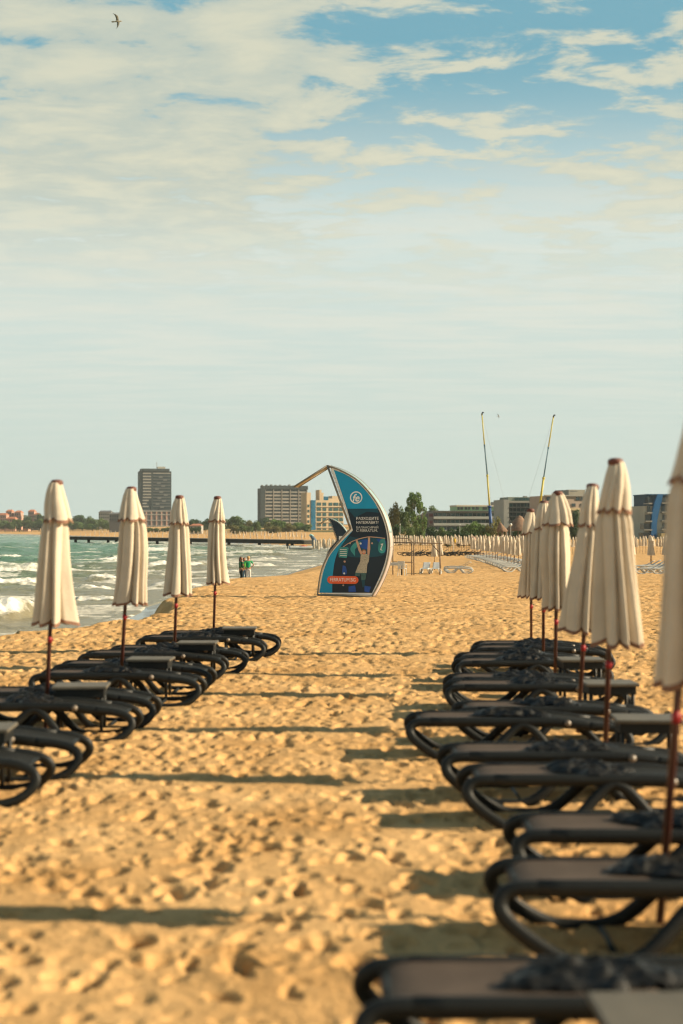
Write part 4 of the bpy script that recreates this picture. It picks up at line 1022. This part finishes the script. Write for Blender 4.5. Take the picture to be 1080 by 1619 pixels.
def flag(px, yt, Z, lab, m):
    X = wx(px, Z); g = ground(X, Z); root = empty('beach_flag', (X, Z, g)); tag(root, lab, 'flag'); h = wz(yt, Z)-g; MB().tube([(0,0,-.2),(0,0,h)], .04, 6).build('pole', M_WPL, root)
    vs = []; fs = []
    for i in range(7):
        for j in range(4): vs.append((.05+i*.05, .03*math.sin(i*1.2+j*.4), h-.05-j*.2-i*.05))
    for i in range(6):
        for j in range(3): a = i*4+j; fs.append((a, a+4, a+5, a+1))
    mb = MB(); mb.add(vs, fs); o = mb.build('cloth', m, root, True); o.modifiers.new('thickness','SOLIDIFY').thickness = .01
flag(717, 849, 205, 'small yellow flag over the far umbrella row', mat('yellow_cloth', (.6,.38,.03), .8)); flag(748, 847, 205, 'small pinkish red flag over the far umbrella row', mat('pink_cloth', (.55,.10,.12), .8))

# ------------------------------------------------------------------ trees and bushes
def leafmat(n, c): return mat(n, c, .7, .45, .9, spec=.25, trans=.25)
M_BARK = mat('bark', (.16,.12,.085), .9, .3, 3)
LEAF = [leafmat('leaf_mid', (.10,.15,.045)), leafmat('leaf_olive', (.16,.155,.05)), leafmat('leaf_dark', (.055,.10,.038)), leafmat('leaf_bright', (.125,.20,.055))]
def crown_mesh(seed, shape, n, leaf):
    rg = np.random.default_rng(seed); cl = []
    if shape == 'broad':
        for k in range(15):
            a = rg.uniform(0, 6.28); rr = rg.uniform(.1, .36); cl.append((rr*math.cos(a), rr*math.sin(a), rg.uniform(.38, .86), rg.uniform(.10, .19)))
        cl.append((0,0,.6,.27))
    elif shape == 'tall':
        for k in range(22):
            z = rg.uniform(.16, .97); w = .17*math.sin(math.pi*min(1, max(.08, (1.05-z)))**.8)+.02; a = rg.uniform(0, 6.28); cl.append((w*math.cos(a), w*math.sin(a), z, rg.uniform(.05, .10)))
    else:
        for k in range(16):
            a = rg.uniform(0, 6.28); rr = rg.uniform(.05, .42); cl.append((rr*math.cos(a), rr*math.sin(a), rg.uniform(.18, .80)*(1-.5*rr), rg.uniform(.12, .22)))
    w = np.array([c[3]**2 for c in cl]); w /= w.sum(); ci = rg.choice(len(cl), n, p=w); C_ = np.array(cl)[ci]
    d = rg.normal(size=(n, 3)); d /= np.linalg.norm(d, axis=1)[:, None]; r = rg.uniform(.55, 1.08, n)**.6
    P = C_[:, :3] + d*(C_[:, 3]*r)[:, None]
    nn = d+rg.normal(size=(n, 3))*.7; nn /= np.linalg.norm(nn, axis=1)[:, None]
    t = np.cross(nn, rg.normal(size=(n, 3))); t /= np.linalg.norm(t, axis=1)[:, None]; b = np.cross(nn, t); s = (leaf*rg.uniform(.6, 1.5, n))[:, None]
    V = np.stack([P-t*s-b*s*.55, P+t*s*.2-b*s*.7, P+t*s+b*s*.1, P-t*s*.1+b*s*.75], 1).reshape(-1, 3)
    me = bpy.data.meshes.new('crown'); me.from_pydata(V.tolist(), [], np.arange(n*4).reshape(-1, 4).tolist()); me.update(); return me, cl
PROTO = {}
for shape, n, leaf in (('broad', 2600, .028), ('tall', 2600, .020), ('bush', 2400, .030)):
    for v in range(3):
        me, cl = crown_mesh(v*10+len(shape), shape, n, leaf); tb = MB()
        top = .62 if shape == 'broad' else (.85 if shape == 'tall' else .35)
        tb.tube([(0,0,-.04),(.01,0,top*.5),(0,.01,top)], [.028,.02,.008], 7)
        for c in cl[:7]: tb.tube([(0,0,max(.05, c[2]*.45)), (c[0]*.6,c[1]*.6,c[2]*.8), (c[0],c[1],c[2])], [.012,.008,.003], 5)
        tm = tb.build('trunk', M_BARK, None, True); tme = tm.data; bpy.data.objects.remove(tm); PROTO[(shape, v)] = (me, tme)
def tree(px, yt, Z, w, shape, leaf, lab, cat='tree', name=None, grp=None, v=None):
    X = wx(px, Z); g = ground(X, Z); H = (wz(yt, Z)-g)*1.04; v = rnd.randrange(3) if v is None else v; cm, tm = PROTO[(shape, v)]
    root = empty(name or {'broad':'broad_tree','tall':'poplar_tree','bush':'bush'}[shape], (X, Z, g-.05), rnd.uniform(0, 6)); W = w*Z/FPX/(.9 if shape == 'broad' else .42 if shape == 'tall' else 1.05)
    root.scale = (W, W, H); tag(root, lab, cat, grp)
    key = (cm.name, leaf)
    if key not in PROTO: c2 = cm.copy(); c2.materials.clear(); c2.materials.append(LEAF[leaf]); PROTO[key] = c2
    link('crown', PROTO[key], root); link('trunk', tm, root)
tree(622, 797, 330, 24, 'broad', 1, 'thin olive tree right behind the curved edge of the blue sign')
tree(638, 803, 335, 22, 'broad', 0, 'loose grey-green tree between the olive tree and the tall poplar')
tree(656, 782, 330, 24, 'tall', 3, 'tall bright green poplar right of the blue sign')
tree(668, 797, 326, 13, 'tall', 3, 'shorter poplar close against the right side of the tall poplar')
tree(647, 800, 338, 15, 'tall', 0, 'slim poplar close against the left side of the tall poplar')
tree(689, 800, 560, 30, 'broad', 0, 'low tree showing above the left end of the low grey hotel wing')
gb = 'bushes before the low hotel wing'; lb = 'green bush in the bank of bushes below the low grey hotel wing'
for px, yt, w, l, Z in ((612,824,26,2,300),(630,826,24,2,296),(650,828,26,0,292),(664,832,18,0,290),(684,829,28,2,300),(697,830,24,0,298),(712,832,24,2,300),(726,829,26,2,296),(740,827,28,0,292),(752,822,30,3,290),(764,826,26,0,285),(775,823,22,1,284),(783,812,26,1,330),(733,836,24,2,262),(750,838,26,2,260),(768,840,22,0,258),(708,838,26,2,265)):
    tree(px, yt, Z, w, 'bush', l, lb if px > 676 else 'dark green bush in the thicket below the poplars', 'bush', grp=gb if px > 676 else 'thicket below the poplars')
for px, yt, w, l in ((812,829,24,2),(826,832,24,2),(840,828,24,2),(795,834,18,1)): tree(px, yt, 290, w, 'bush', l, 'dark bush standing behind the thatched huts', 'bush', grp='bushes behind the thatched huts')
for px, yt, w in ((897,806,26),(912,803,28),(926,806,24),(908,818,30)): tree(px, yt, 380, w, 'bush', 2, 'dark hedge bush in the gap between the fourth and third right umbrellas', 'bush', grp='hedge bushes in the right gap')
for px, yt, w, Z, l in ((302,822,22,900,2),(314,820,22,920,2),(326,823,20,880,2),(336,819,22,860,2),(349,818,24,860,2),(366,816,26,800,0),(379,815,26,790,0),(393,820,24,780,1),(404,824,22,770,0),(415,817,20,1000,2),(428,824,24,760,1),(443,821,28,740,3),(457,825,24,730,1),(470,825,26,740,3),(482,828,20,730,0),(372,828,30,720,1),(388,830,26,710,0),(432,830,30,700,1),(300,834,24,740,0),(312,833,20,720,2)):
    tree(px, yt, Z, w, 'broad' if l != 1 else 'bush', l, 'tree in the green belt on the far shore before the slab hotel', 'tree', name='shore_tree', grp='far shore trees before the slab hotel')
for px, yt, w, Z, l in ((66,812,22,1400,2),(76,811,24,1420,2),(88,812,24,1400,2),(120,813,24,1380,2),(131,815,24,1350,2),(143,817,22,1300,0),(152,820,20,1250,0),(163,820,22,1200,0),(170,824,16,1150,0),(-4,820,22,1360,0),(8,822,20,1350,0),(20,824,20,1345,0),(31,820,20,1350,0),(40,816,18,1400,2),(50,822,22,1350,0),(62,821,24,1340,0),(74,822,24,1335,2),(86,824,24,1330,0),(100,822,26,1330,0),(115,824,26,1300,0),(130,826,24,1250,3),(146,828,24,1200,3),(232,834,18,900,0),(246,835,18,900,0),(262,834,20,900,0),(275,832,20,900,0),(288,830,20,900,2)):
    tree(px, yt, Z, w, 'broad', l, 'tree on the wooded far left shore below the skyline', 'tree', name='shore_tree', grp='far left shore trees')

# ------------------------------------------------------------------ hills on the skyline
def hills():
    m = mat('wooded_hill', (.05,.07,.04), .95, .35, .02); vs = []; fs = []; n = 120
    for i in range(n+1):
        t = i/n; X = -2200+3600*t; Yb = 2050; h = 8+ 30*max(0, 1-abs(X+720)/560)**1.5 + 9*float(fbm(np.array([X*.006]), np.array([0.0]), 7, 3)[0])
        for k in range(6): q = k/5; vs.append((X, Yb-260*(1-q), -3+h*(q*q*(3-2*q))))
    for i in range(n):
        for k in range(5): a = i*6+k; fs.append((a, a+6, a+7, a+1))
    mb = MB(); mb.add(vs, fs); o = mb.build('far_hills', m, None, True); o['kind'] = 'structure'
hills()

# ------------------------------------------------------------------ gulls
M_GULL = mat('gull_feathers', (.10,.09,.06), .8, .4, 6); M_GULLB = mat('gull_body', (.30,.26,.18), .8, .2, 6)
def gull(px, py, Z, s, lab):
    root = empty('seagull', at(px, py, Z)); tag(root, lab, 'bird'); root.scale = (s, s, s)
    b = MB().tube([(-.34,0,-.02),(-.2,0,0),(0,0,.01),(.2,0,.0),(.30,0,.03),(.38,0,.02),(.45,0,.0)], [.02,.06,.085,.065,.05,.035,.008], 10); b.build('body', M_GULLB, root, True)
    def wing(sd):
        rows = [((.13,.0,.02),(-.10,.0,.02)),((.16,sd*.25,.16*1),(-.08,sd*.25,.13)),((.10,sd*.5,.22),(-.12,sd*.5,.19)),((-.06,sd*.78,.14),(-.16,sd*.78,.13)),((-.24,sd*.95,.06),(-.26,sd*.95,.06))]
        vs = [p for r in rows for p in r]; fs = [(2*i, 2*i+1, 2*i+3, 2*i+2) for i in range(len(rows)-1)]; mb = MB(); mb.add(vs, fs); o = mb.build('wing', M_GULL, root, True); o.modifiers.new('thickness','SOLIDIFY').thickness = .02
    wing(1); wing(-1); t = MB(); t.prism([(-.30,-.02),(-.52,-.03),(-.52,.0),(-.30,.02)], -.07, .07); t.build('tail', M_GULL, root)
    root.rotation_euler = (R(62), R(-8), R(15))
gull(185.5, 34, 130, 1.0, 'seagull gliding high in the upper left of the sky'); gull(788, 658, 200, .42, 'tiny distant seagull between the two ride masts')

# ------------------------------------------------------------------ haze
def haze():
    m = bpy.data.materials.new('haze'); m.use_nodes = True; nt = m.node_tree
    nt.nodes.remove(nt.nodes['Principled BSDF']); v = nt.nodes.new('ShaderNodeVolumePrincipled'); v.inputs['Color'].default_value = (.86,.92,.90,1); v.inputs['Density'].default_value = HAZE; v.inputs['Anisotropy'].default_value = .2
    nt.links.new(v.outputs[0], nt.nodes['Material Output'].inputs['Volume'])
    o = MB().box(-2700, 2700, -70, 2500, -5.5, 78).build('haze', m); o['kind'] = 'stuff'
HAZE = .00010
haze()

# ------------------------------------------------------------------ sun, sky, camera
EL, AZ = R(26), R(-3)          # sun to the right, a little beyond the picture plane
sd_ = Vector((math.cos(EL)*math.cos(AZ), math.cos(EL)*math.sin(AZ), math.sin(EL)))
sun = bpy.data.lights.new('sun', 'SUN'); sun.energy = 4.8; sun.angle = R(.8); sun.color = (1.0, .83, .58)
so = bpy.data.objects.new('sun', sun); col.objects.link(so); so.rotation_euler = sd_.to_track_quat('Z', 'Y').to_euler(); so.location = (60, 0, 40)
def build_world():
    w = bpy.data.worlds.new('World'); scene.world = w; w.use_nodes = True; nt = w.node_tree; N = nt.nodes; L = nt.links
    bg = N['Background']; bg.inputs['Strength'].default_value = .07
    sky = N.new('ShaderNodeTexSky'); sky.sky_type = 'NISHITA'; sky.sun_disc = False; sky.sun_elevation = EL; sky.sun_rotation = R(90)-AZ; sky.air_density = 1.2; sky.dust_density = 1.5; sky.ozone_density = 1.5
    tc = N.new('ShaderNodeTexCoord'); sp = N.new('ShaderNodeSeparateXYZ'); L.new(tc.outputs['Generated'], sp.inputs[0])
    def math_(op, a, b=None, clamp=False):
        n = N.new('ShaderNodeMath'); n.operation = op; n.use_clamp = clamp
        for i, q in enumerate((a, b)):
            if q is None: continue
            if isinstance(q, (int, float)): n.inputs[i].default_value = q
            else: L.new(q, n.inputs[i])
        return n.outputs[0]
    def mrange(v, a, b, c=0.0, d=1.0, sm=True):
        n = N.new('ShaderNodeMapRange'); n.interpolation_type = 'SMOOTHSTEP' if sm else 'LINEAR'; L.new(v, n.inputs[0])
        for i, q in enumerate((a, b, c, d)): n.inputs[i+1].default_value = q
        return n.outputs[0]
    z = math_('MAXIMUM', sp.outputs[2], 0.0)
    den = math_('ADD', z, .09); px_ = math_('DIVIDE', sp.outputs[0], den); py_ = math_('DIVIDE', sp.outputs[1], den)
    cv = N.new('ShaderNodeCombineXYZ'); L.new(px_, cv.inputs[0]); L.new(py_, cv.inputs[1])
    def noise(scale, det, rough, off, sx=1.0, sy=1.0, dist=0.0):
        mp = N.new('ShaderNodeMapping'); mp.inputs['Location'].default_value = off; mp.inputs['Scale'].default_value = (sx, sy, 1); L.new(cv.outputs[0], mp.inputs[0])
        n = N.new('ShaderNodeTexNoise'); n.inputs['Scale'].default_value = scale; n.inputs['Detail'].default_value = det; n.inputs['Roughness'].default_value = rough; n.inputs['Distortion'].default_value = dist; L.new(mp.outputs[0], n.inputs['Vector']); return n.outputs['Fac']
    big = noise(1.1, 3, .5, CLOUD_OFF); puff = noise(5.2, 9, .60, (3.1,1.7,0), 1.0, 1.35, .25); wisp = noise(2.4, 8, .62, (7.7,2.2,0), .8, 2.6, .4)
    def mix(f, a, b, bt='MIX'):
        n = N.new('ShaderNodeMix'); n.data_type = 'RGBA'; n.blend_type = bt
        for i, q in ((0, f), (6, a), (7, b)):
            if isinstance(q, (int, float)): n.inputs[i].default_value = q
            elif isinstance(q, tuple): n.inputs[i].default_value = (*[c for c in q], 1)
            else: L.new(q, n.inputs[i])
        return n.outputs[2]
    K = 1/(.07*2**EXPO)
    def col_(r, g, b): return (r*K, g*K, b*K)
    # clear sky: the sky model tinted towards the hazy teal air of the day
    clear = mix(.86, sky.outputs[0], col_(.19,.435,.52))
    high = mrange(z, .33, .70); clear = mix(high, clear, col_(.05,.16,.27))
    air = mrange(z, .19, .32, 1.0, 0.0); 
    pale = mix(mrange(z, .02, .26), col_(.61,.71,.645), col_(.67,.77,.73))
    veil = mix(mrange(wisp, .36, .66), pale, col_(.765,.785,.69))
    lowc = veil
    c1 = math_('MULTIPLY', mrange(z, .02, .15), .75); lowc = mix(c1, pale, veil)
    base = mix(air, clear, lowc)
    # broken cloud bank, thicker to the left
    left = mrange(sp.outputs[0], -.17, .06, .13, .0)
    d1 = math_('ADD', math_('MULTIPLY', big, .40), math_('MULTIPLY', puff, .90)); d1 = math_('ADD', d1, left)
    band = mrange(z, .13, .25); cov = mrange(d1, .605, .715); cov = math_('MULTIPLY', cov, band); cov = math_('MULTIPLY', cov, mrange(z, .38, .62, 1.0, .10))
    lit = mix(mrange(puff, .38, .68), col_(.56,.60,.51), col_(.76,.725,.545))
    fin = mix(math_('MULTIPLY', cov, .86), base, lit)
    L.new(fin, bg.inputs['Color'])
EXPO = .95
CLOUD_OFF = (.4, .2, 0)
build_world()
cd = bpy.data.cameras.new('camera'); cam = bpy.data.objects.new('camera', cd); col.objects.link(cam); scene.camera = cam
cam.location = (0, 0, HC); cam.rotation_euler = (R(90), 0, 0)
cd.sensor_fit = 'VERTICAL'; cd.sensor_height = 36; cd.lens = 36*FPX/1619; cd.shift_y = (HY-809.5)/1619
cd.clip_start = .1; cd.clip_end = 9000
cd.dof.use_dof = True; cd.dof.focus_distance = 46; cd.dof.aperture_fstop = 1.4
scene.render.resolution_x = 683; scene.render.resolution_y = 1024
scene.view_settings.view_transform = 'Standard'; scene.view_settings.look = 'None'; scene.view_settings.exposure = EXPO; scene.view_settings.gamma = 1
scene.cycles.use_denoising = True; scene.cycles.max_bounces = 6; scene.cycles.volume_bounces = 0; scene.cycles.use_adaptive_sampling = True; scene.cycles.adaptive_threshold = .02
scene.cycles.filter_width = 1.2
scene.cycles.sample_clamp_indirect = 4
